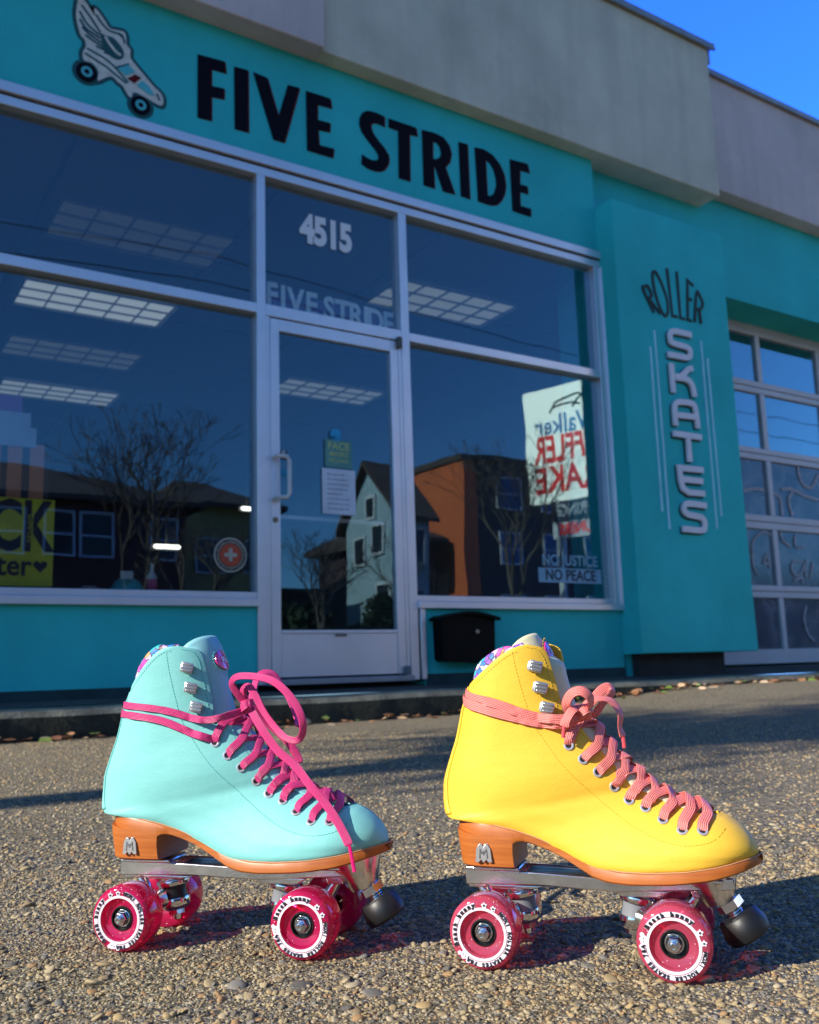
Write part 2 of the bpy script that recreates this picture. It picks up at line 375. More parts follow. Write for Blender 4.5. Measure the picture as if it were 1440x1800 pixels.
def peb_mat():
    m, nt, b = new_mat('river pebbles'); co = coords(nt)
    a = nd(nt, 'ShaderNodeAttribute'); a.attribute_name = 'tone'
    c = ramp(nt, [(0.0, (0.33, 0.25, 0.14)), (0.13, (0.40, 0.31, 0.18)), (0.26, (0.16, 0.14, 0.11)), (0.36, (0.44, 0.35, 0.22)), (0.48, (0.11, 0.105, 0.10)),
                  (0.58, (0.27, 0.20, 0.12)), (0.68, (0.20, 0.19, 0.18)), (0.76, (0.46, 0.38, 0.26)), (0.86, (0.36, 0.21, 0.10)), (0.93, (0.45, 0.32, 0.16))], a.outputs['Fac'], 'CONSTANT').outputs[0]
    n = noise(nt, co, 420, 5); c = mixc(nt, c, (0.34, 0.27, 0.17), ramp(nt, [(0.45, (0, 0, 0)), (0.8, (0.7, 0.7, 0.7))], n.outputs[0]).outputs[0])
    c = mixc(nt, c, (0.90, 0.89, 0.84), 1.0, 'MULTIPLY'); nt.links.new(c, b.inputs['Base Color']); b.inputs['Roughness'].default_value = 0.7; b.inputs['Specular IOR Level'].default_value = 0.3
    bump(nt, b, noise(nt, co, 1500, 4).outputs[0], 0.5, 0.0008)
    return m
me.materials.append(peb_mat()); po = bpy.data.objects.new('pebbles', me); C.objects.link(po)
po['kind'] = 'stuff'; tag(po, 'small river pebbles standing proud of the worn aggregate paving', 'pebbles')

# raised walk in front of the shop and its worn kerb
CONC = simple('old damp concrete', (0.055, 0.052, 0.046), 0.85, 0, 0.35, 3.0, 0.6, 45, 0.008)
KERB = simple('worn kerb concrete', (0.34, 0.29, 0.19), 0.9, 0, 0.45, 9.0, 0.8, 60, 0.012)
bm = bmesh.new()
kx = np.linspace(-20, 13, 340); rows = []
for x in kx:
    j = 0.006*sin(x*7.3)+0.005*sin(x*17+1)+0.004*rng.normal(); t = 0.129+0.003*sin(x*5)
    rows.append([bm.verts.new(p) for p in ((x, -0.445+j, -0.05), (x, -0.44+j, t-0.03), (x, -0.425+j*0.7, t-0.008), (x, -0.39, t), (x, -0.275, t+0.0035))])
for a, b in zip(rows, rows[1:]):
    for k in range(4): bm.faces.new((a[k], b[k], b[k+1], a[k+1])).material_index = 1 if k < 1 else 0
struct('kerb', bm, [KERB, simple('mossy shaded kerb face', (0.030, 0.030, 0.018), 0.95, 0, 0.5, 14, 0.8, 60, 0.012)])  # front face coloured near black for its shade as well as moss
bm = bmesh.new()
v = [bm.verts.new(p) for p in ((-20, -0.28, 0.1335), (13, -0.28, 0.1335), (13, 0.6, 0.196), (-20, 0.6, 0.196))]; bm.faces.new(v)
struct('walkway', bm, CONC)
ROAD = simple('asphalt', (0.05, 0.05, 0.052), 0.9, 0, 0.2, 2.0, 0.4, 120, 0.01)
bm = bmesh.new(); box(bm, -60, 110, -15.5, -8, -0.05, 0.004); struct('road', bm, ROAD)
bm = bmesh.new(); box(bm, -60, 110, -20.2, -15.5, -0.05, 0.12); struct('pavement', bm, CONC)

# leaf litter at the foot of the kerb
LEAF = None
def leaf_mat():
    m, nt, b = new_mat('dry leaves'); a = nd(nt, 'ShaderNodeAttribute'); a.attribute_name = 'tone'
    c = ramp(nt, [(0, (0.16, 0.07, 0.03)), (0.25, (0.35, 0.17, 0.08)), (0.45, (0.45, 0.30, 0.18)), (0.62, (0.24, 0.10, 0.05)), (0.78, (0.50, 0.36, 0.24)), (0.93, (0.20, 0.28, 0.05))], a.outputs['Fac'], 'CONSTANT').outputs[0]
    nt.links.new(c, b.inputs['Base Color']); b.inputs['Roughness'].default_value = 0.7; return m
nL = 620; VL = []; FL = []; TL = []
for i in range(nL):
    x = rng.uniform(-2.5, 9); yy = -0.455-abs(rng.normal(0, 0.045))
    if rng.random() < 0.10: yy -= rng.uniform(0, 0.25)
    s = rng.uniform(0.012, 0.034); zz = float(ground_h(np.array(x), np.array(yy)))+rng.uniform(0.003, 0.028)*(1 if yy > -0.53 else 0.3)
    q = Quaternion((0, 0, 1), rng.uniform(0, 6.28)) @ Quaternion((1, 0, 0), rng.normal(0, 0.5)); cu = rng.uniform(-0.4, 0.5)
    base = len(VL)
    for (a, b_, c_) in ((-1, 0, 0), (-0.4, -0.5, cu*0.5), (0.5, -0.42, cu*0.4), (1, 0, 0.1), (0.4, 0.45, cu*0.4), (-0.5, 0.5, cu*0.6), (0, 0, -0.05)):
        p = q @ Vector((a*s, b_*s, c_*s)); VL.append((x+p.x, yy+p.y, zz+p.z))
    for k in range(6): FL.append((base+k, base+(k+1) % 6, base+6))
    TL += [rng.random()]*6
lo = obj('leaf_litter', (VL, [], FL), leaf_mat()); la = lo.data.attributes.new('tone', 'FLOAT', 'FACE'); la.data.foreach_set('value', np.array(TL, np.float32))
lo['kind'] = 'stuff'; tag(lo, 'dry brown leaves gathered along the foot of the kerb', 'leaves')

# ------------------------------------------------------------------ the shop
shop = thing('shop_building', 'teal stucco skate shop with aluminium storefront, painted signs and stepped grey parapet', 'building', (0, 0, 0.14))
def P(name, bm, mat, parent=shop, **kw):
    o = obj(name, bm, mat, parent, **kw)
    # keep world placement under a parent Empty that is not at the origin
    off = Vector((0, 0, 0)); q = parent
    while q is not None: off += q.location; q = q.parent
    o.location = -off
    return o
X0 = -14.0
w1 = bmesh.new()
box(w1, X0, -1.2, 0, 0.25, 0.10, 3.157); box(w1, -1.2, 2.0, 0, 0.2, 0.10, 0.6)      # left wall, low wall under window
box(w1, 3.045, 4.645, 0, 0.2, 0.10, 0.6); box(w1, X0, 4.645, 0, 0.25, 3.157, 3.885)    # low wall right of door, sign band
box(w1, 4.672, 5.0, 0.004, 0.2, 0.10, 3.157)
P('wall', w1, TEAL)
w2 = bmesh.new(); box(w2, 4.645, 5.94, 0.10, 0.45, 0.30, 4.01); box(w2, 5.94, 10.5, 0.10, 0.45, 3.16, 4.01); box(w2, 10.5, 13, 0.10, 0.45, 0.10, 4.01)
P('side_wall', w2, TEAL)
# pilaster with slightly lumpy plaster
bm = bmesh.new()
nxp, nzp = 14, 34
for (ya, yb) in ((-0.17, 0.1),):
    g = {}
    for i in range(nxp+1):
        for k in range(nzp+1):
            x = 4.645+(5.812-4.645)*i/nxp; z = 0.30+3.2*k/nzp
            fl = 0.02*max(0, (1.6-z)/1.6)**2 if i == nxp else 0
            lump = 0.004*sin(x*9+z*3)*sin(z*6+2*x)+(0.004*rng.normal() if z < 1.0 and x > 5.2 else 0)
            edge = i in (0, nxp) or k in (0, nzp)
            g[i, k] = bm.verts.new((x+fl, ya+(0 if edge else lump), z))
    for i in range(nxp):
        for k in range(nzp): bm.faces.new((g[i, k], g[i+1, k], g[i+1, k+1], g[i, k+1]))
    def side(vs, rev=False):
        bk = [bm.verts.new((v.co.x, yb, v.co.z)) for v in vs]
        for i in range(len(vs)-1):
            f = (vs[i], vs[i+1], bk[i+1], bk[i]); bm.faces.new(f[::-1] if rev else f)
    side([g[0, k] for k in range(nzp+1)]); side([g[nxp, k] for k in range(nzp+1)], True)
    side([g[i, nzp] for i in range(nxp+1)]); side([g[i, 0] for i in range(nxp+1)], True)
P('pilaster', bm, TEAL, bevel=0.006)
P('base', boxes([(4.72, 5.58, -0.06, 0.1, 0.12, 0.303)]), simple('dark footing', (0.03, 0.03, 0.032), 0.9, 0, 0.3, 8, 0.5))
P('base', boxes([(X0, 1.99, -0.006, 0.0, 0.13, 0.2), (3.05, 4.64, -0.006, 0.0, 0.13, 0.215)]), simple('dark wall foot', (0.02, 0.05, 0.055), 0.9, 0, 0.4, 5))  # thin darker strip along the foot of the wall
P('parapet', boxes([(X0, 2.38, -0.145, 0.3, 3.882, 5.55)]), PAR_M, bevel=0.008)
P('parapet', boxes([(2.381, 5.93, -0.11, 0.3, 3.882, 5.19)]), PAR_G, bevel=0.008)
P('parapet', boxes([(5.95, 13, -0.035, 0.3, 4.0, 5.03)]), PAR_M, bevel=0.008)
P('coping', boxes([(2.40, 5.99, -0.14, 0.33, 5.19, 5.222), (2.40, 5.99, -0.146, -0.128, 5.165, 5.19)]), FLASH)
P('coping', boxes([(5.96, 13.05, -0.062, 0.33, 5.03, 5.06), (5.96, 13.05, -0.068, -0.05, 5.008, 5.03)]), FLASH)
P('coping', boxes([(5.935, 5.97, -0.10, 0.3, 5.06, 5.17)]), FLASH)
P('roof', boxes([(X0, 13, 0.3, 9.5, 3.9, 4.0)]), simple('roof felt', (0.1, 0.1, 0.1), 0.9))
P('flank_wall', boxes([(X0, X0+0.2, 0.25, 9.5, 0.1, 5.5), (12.8, 13, 0.45, 9.5, 0.1, 5), (X0, 13, 9.5, 9.7, 0.1, 5)]), TEAL)
# room behind the glass
ROOMW = simple('painted room wall', (0.16, 0.17, 0.18), 0.8, 0, 0.1, 2); CEIL = simple('ceiling tile', (0.20, 0.22, 0.25), 0.85, 0, 0.06, 2)
P('ceiling', boxes([(-6, 5.6, 0.26, 8.5, 3.2, 3.26)]), CEIL)
P('interior_wall', boxes([(-6, 5.6, 8.4, 8.5, 0.2, 3.2), (5.5, 5.6, 0.46, 8.4, 0.2, 3.2), (-6, -5.9, 0.26, 8.4, 0.2, 3.2)]), ROOMW)
P('floor', boxes([(-6, 5.6, 0.21, 8.4, 0.198, 0.215)]), simple('shop floor', (0.10, 0.09, 0.08), 0.4, 0, 0.2, 3))
P('interior_wall', boxes([(5.62, 11, 5.0, 5.1, 0.2, 3.9)]), ROOMW)
gb = bmesh.new()
for k in range(1, 6): box(gb, -5.9+k*0.0, 5.5, 0.26+1.27*k-0.012, 0.26+1.27*k+0.012, 3.196, 3.2)
for k in range(9): box(gb, -5+1.22*k-0.012, -5+1.22*k+0.012, 0.3, 8.3, 3.197, 3.2)
P('ceiling_grid', gb, simple('ceiling grid', (0.08, 0.09, 0.1), 0.6))

FY = -0.012; FB = 0.085
fr = bmesh.new()
box(fr, -1.26, 4.672, -0.030, 0.10, 3.102, 3.157); box(fr, -1.26, 4.672, -0.012, 0.10, 3.040, 3.090)
box(fr, 2.0, 2.052, FY, FB, 0.185, 3.040); box(fr, 2.942, 3.0, FY, FB, 0.185, 3.040)
box(fr, 4.588, 4.640, FY, FB, 0.60, 3.040); box(fr, 4.640, 4.672, -0.03, FB, 0.60, 3.040); box(fr, -1.26, -1.2, FY, FB, 0.6, 3.04)
for a, b in ((-1.2, 2.0), (3.0, 4.588)):
    box(fr, a, b, FY+0.002, FB, 2.214, 2.27); box(fr, a, b, FY+0.008, FB, 0.634, 0.669)
box(fr, 2.052, 2.942, FY+0.002, FB, 2.207, 2.275)
box(fr, -1.26, 2.0, -0.034, FB, 0.592, 0.632); box(fr, 3.0, 4.672, -0.034, FB, 0.592, 0.632)
box(fr, 3.012, 3.046, -0.02, 0.06, 0.186, 0.60)
box(fr, 2.052, 2.078, FY+0.006, FB-0.01, 0.19, 2.207); box(fr, 2.917, 2.942, FY+0.006, FB-0.01, 0.19, 2.207)
wf = P('storefront_frame', fr, ALU, bevel=0.003)
P('gasket', boxes([(-1.26, 4.66, -0.004, 0.05, 3.089, 3.103), (3.0, 3.012, 0.0, 0.06, 0.19, 0.60)]), DARK, parent=wf)
def sub(name, bm, mat, parent, **kw):
    return P(name, bm, mat, parent, **kw)
GY = 0.040
for (x0, x1, z0, z1) in ((-1.2, 2.0, 2.27, 3.04), (-1.2, 2.0, 0.669, 2.214), (2.052, 2.942, 2.275, 3.04), (3.0, 4.588, 2.27, 3.04), (3.0, 4.588, 0.669, 2.214)):
    sub('pane', boxes([(x0-0.004, x1+0.004, GY, GY+0.006, z0-0.004, z1+0.004)]), GLASS, wf)
# door
door = P('door', boxes([(2.080, 2.135, -0.006, 0.04, 0.222, 2.200), (2.862, 2.915, -0.006, 0.04, 0.222, 2.200), (2.135, 2.862, -0.006, 0.04, 2.130, 2.200),
                        (2.135, 2.862, -0.006, 0.04, 0.452, 0.470), (2.135, 2.862, 0.0, 0.04, 0.222, 0.452)]), ALU, bevel=0.0025)
sub('pane', boxes([(2.131, 2.866, 0.012, 0.018, 0.466, 2.134)]), GLASS, door)
h = bmesh.new(); tube(h, [(2.098, -0.006, 1.405), (2.104, -0.05, 1.405), (2.15, -0.062, 1.403), (2.163, -0.064, 1.38), (2.163, -0.064, 1.20), (2.15, -0.062, 1.178), (2.104, -0.05, 1.176), (2.098, -0.006, 1.176)], 0.012, 10)
sub('handle', h, simple('white handle', (0.6, 0.6, 0.6), 0.35), door, smooth=True)
h = bmesh.new(); lathe(h, [(0, -0.008), (0.014, -0.008), (0.016, 0), (0.016, 0.004)], 20, (2.105, -0.006, 1.06), (0, 1, 0)); sub('lock', h, simple('brass lock', (0.25, 0.22, 0.15), 0.4, 0.8), door)
sub('hinge', boxes([(2.905, 2.935, -0.035, -0.004, 2.155, 2.225)]), simple('hinge metal', (0.10, 0.10, 0.09), 0.5, 0.5), door, bevel=0.006)
sub('hinge', boxes([(2.895, 2.925, -0.03, -0.004, 0.215, 0.265)]), simple('dull hinge metal', (0.15, 0.17, 0.2), 0.5, 0.5), door, bevel=0.006)
sub('letter_slot', boxes([(2.46, 2.53, -0.009, 0.0, 0.435, 0.447)]), simple('slot metal', (0.12, 0.12, 0.10), 0.5), door, bevel=0.002)
P('threshold', boxes([(2.052, 2.942, -0.05, 0.09, 0.18, 0.212)]), simple('threshold metal', (0.35, 0.36, 0.40), 0.4, 0.5), bevel=0.004)
sub('push_bar', boxes([(2.14, 2.86, 0.075, 0.095, 1.085, 1.105)]), ALU2, door)

# overhead door of glazed sections
GYD = 0.42
gx = [5.9, 6.96, 7.84, 8.72, 9.60, 10.48]
rails = [(0.200, 0.318), (0.744, 0.848), (1.326, 1.448), (1.930, 2.033), (2.530, 2.638), (3.065, 3.16)]
gf = bmesh.new()
for a, b in rails:
    mid = (a+b)/2
    if a < 0.25 or b > 3.1: box(gf, 5.9, 10.5, GYD, GYD+0.05, a, b)
    else:
        box(gf, 5.9, 10.5, GYD, GYD+0.05, a, mid-0.004); box(gf, 5.9, 10.5, GYD, GYD+0.05, mid+0.004, b); box(gf, 5.9, 10.5, GYD+0.012, GYD+0.05, mid-0.004, mid+0.004)
for x in gx[1:-1]:
    for (a, b), (c, d) in zip(rails, rails[1:]): box(gf, x-0.03, x+0.03, GYD+0.001, GYD+0.049, b, c)
gd = P('overhead_door', gf, ALU2, bevel=0.004)
for r, ((a, b), (c, d)) in enumerate(zip(rails, rails[1:])):
    for x0, x1 in zip(gx, gx[1:]):
        sub('pane', boxes([(x0, x1, GYD+0.024, GYD+0.030, b-0.003, c+0.003)]), GLASS_G if r >= 3 else GLASS_H, gd)
P('interior_wall', boxes([(5.62, 10.6, 0.9, 0.92, 0.2, 1.93)]), simple('brown paper sheet', (0.06, 0.06, 0.07), 0.8))

# ---- painted and mounted lettering
SHOPNAME = {'F': [[(1.652, 3.665), (1.808, 3.676), (1.815, 3.606), (1.728, 3.602), (1.729, 3.497), (1.805, 3.507), (1.803, 3.442), (1.729, 3.433), (1.73, 3.287), (1.654, 3.283)]], 'I': [[(1.868, 3.665), (1.949, 3.671), (1.951, 3.283), (1.872, 3.28)]], 'V': [[(1.985, 3.67), (2.069, 3.664), (2.141, 3.436), (2.204, 3.663), (2.276, 3.668), (2.175, 3.287), (2.109, 3.285)]], 'E': [[(2.322, 3.664), (2.482, 3.667), (2.491, 3.605), (2.394, 3.599), (2.393, 3.499), (2.479, 3.504), (2.474, 3.444), (2.396, 3.436), (2.401, 3.337), (2.501, 3.343), (2.492, 3.282), (2.325, 3.281)]], 'S': [[(2.865, 3.669), (2.863, 3.597), (2.824, 3.605), (2.787, 3.602), (2.767, 3.587), (2.764, 3.565), (2.776, 3.534), (2.812, 3.494), (2.856, 3.456), (2.887, 3.414), (2.891, 3.381), (2.881, 3.344), (2.852, 3.302), (2.82, 3.284), (2.779, 3.277), (2.734, 3.281), (2.694, 3.299), (2.7, 3.364), (2.727, 3.351), (2.767, 3.344), (2.799, 3.35), (2.817, 3.368), (2.816, 3.393), (2.792, 3.424), (2.739, 3.472), (2.699, 3.515), (2.685, 3.557), (2.688, 3.601), (2.707, 3.641), (2.735, 3.665), (2.771, 3.674), (2.817, 3.675)]], 'T': [[(2.9, 3.665), (3.103, 3.665), (3.108, 3.607), (3.049, 3.604), (3.042, 3.279), (2.962, 3.279), (2.968, 3.603), (2.898, 3.604)]], 'R': [[(3.15, 3.664), (3.246, 3.672), (3.315, 3.662), (3.358, 3.621), (3.374, 3.563), (3.358, 3.5), (3.321, 3.454), (3.39, 3.283), (3.3, 3.279), (3.241, 3.434), (3.228, 3.433), (3.229, 3.28), (3.149, 3.282)], [(3.228, 3.608), (3.223, 3.484), (3.253, 3.488), (3.283, 3.51), (3.295, 3.54), (3.286, 3.582), (3.263, 3.606)]], 'I2': [[(3.439, 3.665), (3.509, 3.67), (3.51, 3.28), (3.441, 3.283)]], 'D': [[(3.571, 3.666), (3.645, 3.674), (3.719, 3.654), (3.775, 3.605), (3.81, 3.54), (3.821, 3.46), (3.806, 3.392), (3.776, 3.338), (3.731, 3.295), (3.688, 3.281), (3.581, 3.281)], [(3.655, 3.603), (3.657, 3.346), (3.681, 3.345), (3.714, 3.368), (3.739, 3.429), (3.74, 3.484), (3.724, 3.544), (3.694, 3.586)]], 'E2': [[(3.87, 3.664), (4.023, 3.675), (4.038, 3.611), (3.951, 3.608), (3.945, 3.501), (4.012, 3.504), (4.012, 3.446), (3.941, 3.446), (3.938, 3.341), (4.032, 3.344), (4.026, 3.284), (3.871, 3.288)]]}
SKATES = {'S': [[(5.354, 2.6), (5.178, 2.598), (5.131, 2.577), (5.125, 2.535), (5.145, 2.505), (5.278, 2.497), (5.319, 2.484), (5.325, 2.448), (5.303, 2.421), (5.26, 2.415), (5.088, 2.41)]], 'K': [[(5.114, 2.348), (5.113, 2.131)], [(5.336, 2.345), (5.277, 2.32), (5.216, 2.271), (5.14, 2.25)], [(5.139, 2.246), (5.26, 2.249), (5.316, 2.212), (5.335, 2.128)]], 'A': [[(5.111, 1.889), (5.113, 2.018), (5.138, 2.058), (5.191, 2.071), (5.295, 2.072), (5.33, 2.04), (5.344, 1.894)], [(5.133, 1.969), (5.336, 1.976)]], 'T': [[(5.08, 1.828), (5.371, 1.83)], [(5.228, 1.827), (5.227, 1.637)]], 'E': [[(5.36, 1.587), (5.115, 1.583), (5.118, 1.494), (5.137, 1.437), (5.193, 1.412), (5.356, 1.415)], [(5.119, 1.503), (5.345, 1.504)]], 'S2': [[(5.364, 1.329), (5.184, 1.332), (5.136, 1.314), (5.131, 1.276), (5.175, 1.252), (5.293, 1.242), (5.328, 1.215), (5.327, 1.173), (5.29, 1.148), (5.1, 1.149)]]}
ROLLER = {'R': [[(4.993, 2.712), (4.902, 2.867), (4.923, 2.898), (4.95, 2.9), (4.973, 2.868), (4.98, 2.843), (4.959, 2.812), (4.936, 2.808)], [(4.95, 2.81), (5.057, 2.714)]], 'O': [[(5.011, 3.018), (5.031, 3.032), (5.056, 3.014), (5.103, 2.935), (5.138, 2.834), (5.139, 2.753), (5.116, 2.711), (5.089, 2.716), (5.05, 2.776), (5.016, 2.884), (5.006, 2.969), (5.011, 3.018)]], 'L': [[(5.165, 3.084), (5.182, 2.72), (5.238, 2.724)]], 'L2': [[(5.268, 3.082), (5.266, 2.722), (5.318, 2.721)]], 'E': [[(5.441, 3.004), (5.378, 3.036), (5.347, 2.723), (5.389, 2.72)], [(5.361, 2.89), (5.409, 2.889)]], 'R2': [[(5.423, 2.72), (5.47, 2.957), (5.51, 2.927), (5.529, 2.881), (5.51, 2.843), (5.464, 2.824)], [(5.484, 2.828), (5.49, 2.718)]]}
STRIPES = [[(4.926, 2.445), (4.925, 1.261)], [(4.981, 2.577), (4.985, 1.141)], [(5.473, 2.58), (5.477, 1.174)], [(5.529, 2.452), (5.537, 1.265)]]
LOGO_BODY = [(0.997, 3.714), (0.994, 3.667), (0.999, 3.624), (1.009, 3.582), (1.023, 3.547), (1.043, 3.53), (1.047, 3.491), (1.034, 3.457), (1.04, 3.414), (1.079, 3.413), (1.098, 3.399), (1.116, 3.371), (1.113, 3.32), (1.152, 3.353), (1.188, 3.37), (1.216, 3.349), (1.243, 3.334), (1.262, 3.305), (1.286, 3.282), (1.303, 3.318), (1.355, 3.31), (1.397, 3.298), (1.45, 3.287), (1.461, 3.319), (1.449, 3.356), (1.401, 3.391), (1.353, 3.437), (1.305, 3.482), (1.279, 3.514), (1.278, 3.559), (1.257, 3.583), (1.254, 3.628), (1.242, 3.651), (1.205, 3.648), (1.168, 3.645), (1.145, 3.674), (1.103, 3.724), (1.085, 3.728), (1.09, 3.689), (1.067, 3.716), (1.04, 3.751), (1.022, 3.764), (1.004, 3.757)]
LOGO_LINES = [[(1.021, 3.723), (1.064, 3.674), (1.119, 3.603)], [(1.011, 3.684), (1.052, 3.624), (1.115, 3.587)], [(1.013, 3.639), (1.048, 3.597), (1.12, 3.568)], [(1.026, 3.599), (1.067, 3.569), (1.139, 3.54)], [(1.043, 3.56), (1.085, 3.54), (1.153, 3.519)], [(1.099, 3.515), (1.14, 3.51), (1.185, 3.511)], [(1.14, 3.495), (1.167, 3.494), (1.203, 3.497)], [(1.053, 3.486), (1.168, 3.449), (1.27, 3.363)], [(1.043, 3.455), (1.155, 3.414), (1.187, 3.395), (1.261, 3.355)], [(1.095, 3.696), (1.127, 3.657), (1.164, 3.63), (1.228, 3.628), (1.238, 3.617)], [(1.21, 3.632), (1.238, 3.611), (1.247, 3.584)], [(1.205, 3.426), (1.273, 3.471)], [(1.425, 3.348), (1.44, 3.312)]]
LOGO_BLOB = [(1.115, 3.602), (1.147, 3.593), (1.183, 3.596), (1.22, 3.569), (1.244, 3.532), (1.24, 3.495), (1.213, 3.475), (1.176, 3.482), (1.149, 3.503), (1.13, 3.541)]
LOGO_SPINE = [(1.145, 3.585), (1.166, 3.554), (1.203, 3.517), (1.228, 3.506)]
LOGO_TEAL = [[(1.214, 3.425), (1.268, 3.464), (1.306, 3.436), (1.256, 3.398)], [(1.317, 3.361), (1.344, 3.398), (1.382, 3.375), (1.411, 3.333), (1.383, 3.329)]]
LOGO_RED = [(1.265, 3.384), (1.306, 3.421), (1.339, 3.412), (1.303, 3.369)]
LOGO_WC = [(1.055, 3.349), (1.338, 3.251)]
INK = simple('near black sign paint', (0.004, 0.003, 0.010), 0.7, 0, 0.3, 30, spec=0.12); MAROON = simple('maroon sign paint', (0.12, 0.010, 0.012), 0.7, 0, 0.3, 30, spec=0.12)
sg = thing('sign_lettering', 'black letters with maroon shadow edge spelling FIVE STRIDE on the teal fascia', 'lettering', (1.64, 0, 3.26))
for ch, loops in SHOPNAME.items():
    bm = bmesh.new(); prism(bm, loops[0], -0.006, -0.0005, loops[1:], 0)
    sh = [[(x+0.010, z-0.002) for x, z in l] for l in loops]
    prism(bm, sh[0], -0.003, -0.0004, sh[1:], 1)
    P('letter', bm, [INK, MAROON], sg)
SILV = simple('silver grey letter face', (0.72, 0.70, 0.76), 0.5, 0.1, 0.06, 10); SILE = simple('dark letter shadow paint', (0.01, 0.07, 0.08), 0.8)
st = thing('sign_lettering', 'raised silver letters spelling SKATES downward on the teal pilaster', 'lettering', (5.08, -0.17, 1.12))
def cat2(pts):
    return [tuple(p) for p in catmull(pts, 4)] if len(pts) > 2 else pts
for ch, sts in SKATES.items():
    bm = bmesh.new()
    for q, s in enumerate(sts):
        s = cat2(s) if ch != 'E' or q else s
        stroke(bm, s, 0.042, -0.196-0.0008*q, -0.1745)
    bmesh.ops.recalc_face_normals(bm, faces=bm.faces)
    P('letter', bm, SILV, st)
    bm = bmesh.new()
    for q, s in enumerate(sts):
        s = cat2(s) if ch != 'E' or q else s
        stroke(bm, [(x-0.006, z-0.008) for x, z in s], 0.050, -0.1775-0.0006*q, -0.168)  # dark offset copy of the stroke, painted as the raised letter's shadow
    P('letter_shadow', bm, SILE, st)
ro = thing('sign_lettering', 'thin black arched lettering spelling ROLLER on the teal pilaster', 'lettering', (4.9, -0.17, 2.75))
for ch, sts in ROLLER.items():
    bm = bmesh.new()
    for q, s in enumerate(sts):
        stroke(bm, cat2(s) if ch in ('R', 'O', 'R2') else s, 0.022, -0.1785-0.0006*q, -0.168)
    P('letter', bm, simple('black sign paint', (0.01, 0.02, 0.02), 0.6), ro)
for k, s in enumerate(STRIPES):
    bm = bmesh.new(); stroke(bm, s, 0.013, -0.1775, -0.168)
    P('pinstripe', bm, simple('pale blue stripe paint', (0.42, 0.78, 0.90), 0.6), shop)
# winged skate emblem, painted
CREAM = simple('cream sign paint', (0.68, 0.66, 0.58), 0.6, 0, 0.15, 25); DTEAL = simple('dark teal sign paint', (0.008, 0.09, 0.10), 0.6, 0, 0.2, 20)
LTEAL = simple('light teal sign paint', (0.08, 0.50, 0.55), 0.6)
em = thing('shop_emblem', 'painted emblem of a cream winged roller skate beside the shop lettering', 'emblem', (1.2, 0, 3.3))
body = [tuple(p) for p in catmull(LOGO_BODY+[LOGO_BODY[0]], 3)][:-1]
bm = bmesh.new(); stroke(bm, body+[body[0]], 0.040, -0.0012, -0.0002, 0)
for (x, z) in LOGO_WC: lathe(bm, [(0, 0), (0.072, 0), (0.072, 0.001), (0, 0.001)], 40, (x, -0.0022, z), (0, 1, 0), 0, False)
P('outline', bm, DTEAL, em)
bm = bmesh.new(); prism(bm, body, -0.0040, -0.0012); P('skate_shape', bm, CREAM, em)
bm = bmesh.new()
prism(bm, [tuple(p) for p in catmull(LOGO_BLOB+[LOGO_BLOB[0]], 3)][:-1], -0.0052, -0.0040)
for k, s in enumerate(LOGO_LINES): stroke(bm, cat2(s), 0.010 if k > 6 else 0.012, -0.0056-0.0001*k, -0.0040)
P('feather_lines', bm, DTEAL, em)
bm = bmesh.new(); stroke(bm, cat2(LOGO_SPINE), 0.014, -0.0085, -0.0040); P('wing_spine', bm, CREAM, em)
bm = bmesh.new()
for t in LOGO_TEAL: prism(bm, t, -0.0076, -0.0040)
P('band', bm, LTEAL, em)
bm = bmesh.new(); prism(bm, LOGO_RED, -0.0078, -0.0040); P('band', bm, MAROON, em)
for (x, z) in LOGO_WC:
    bm = bmesh.new(); lathe(bm, [(0, 0), (0.052, 0), (0.052, 0.006), (0, 0.006)], 40, (x, -0.0095, z), (0, 1, 0), 0, False)
    lathe(bm, [(0.014, 0), (0.029, 0), (0.029, 0.004), (0.014, 0.004)], 40, (x, -0.0115, z), (0, 1, 0), 1, False)
    P('wheel', bm, [INK, LTEAL], em)

# ---- things on and behind the glass
VINYL = simple('pale vinyl', (0.82, 0.82, 0.84), 0.5, 0, 0.03, 20)
bm = bmesh.new(); text_bm('4515', 0.235, 0.0006, 0.0125, condense=0.74, spacing=0.98, bm=bm, mat4=on_wall(2.468, 0.037, 2.80))
tag(P('house_number', bm, VINYL, None), 'white vinyl number 4515 on the pane above the shop door', 'number')
bn = thing('letter_banner', 'pale cut letters spelling FIVE STRIDE over purple card inside the door transom', 'banner', (2.5, 0.07, 2.3))
for k, (ch, x) in enumerate(zip('FIVESTRIDE', (2.118, 2.19, 2.27, 2.37, 2.485, 2.575, 2.665, 2.735, 2.80, 2.893))):
    zz = 2.357-0.004*k
    bm = bmesh.new(); text_bm(ch, 0.20, 0.002, 0.006, condense=0.80, bm=bm, mat4=on_wall(x, 0.056, zz)); P('letter', bm, simple('pale teal card', (0.85, 0.97, 0.96), 0.7), bn)
P('backing_card', boxes([(2.058, 2.938, 0.070, 0.074, 2.276, 2.40)]), simple('purple card', (0.16, 0.10, 0.30), 0.7), bn)
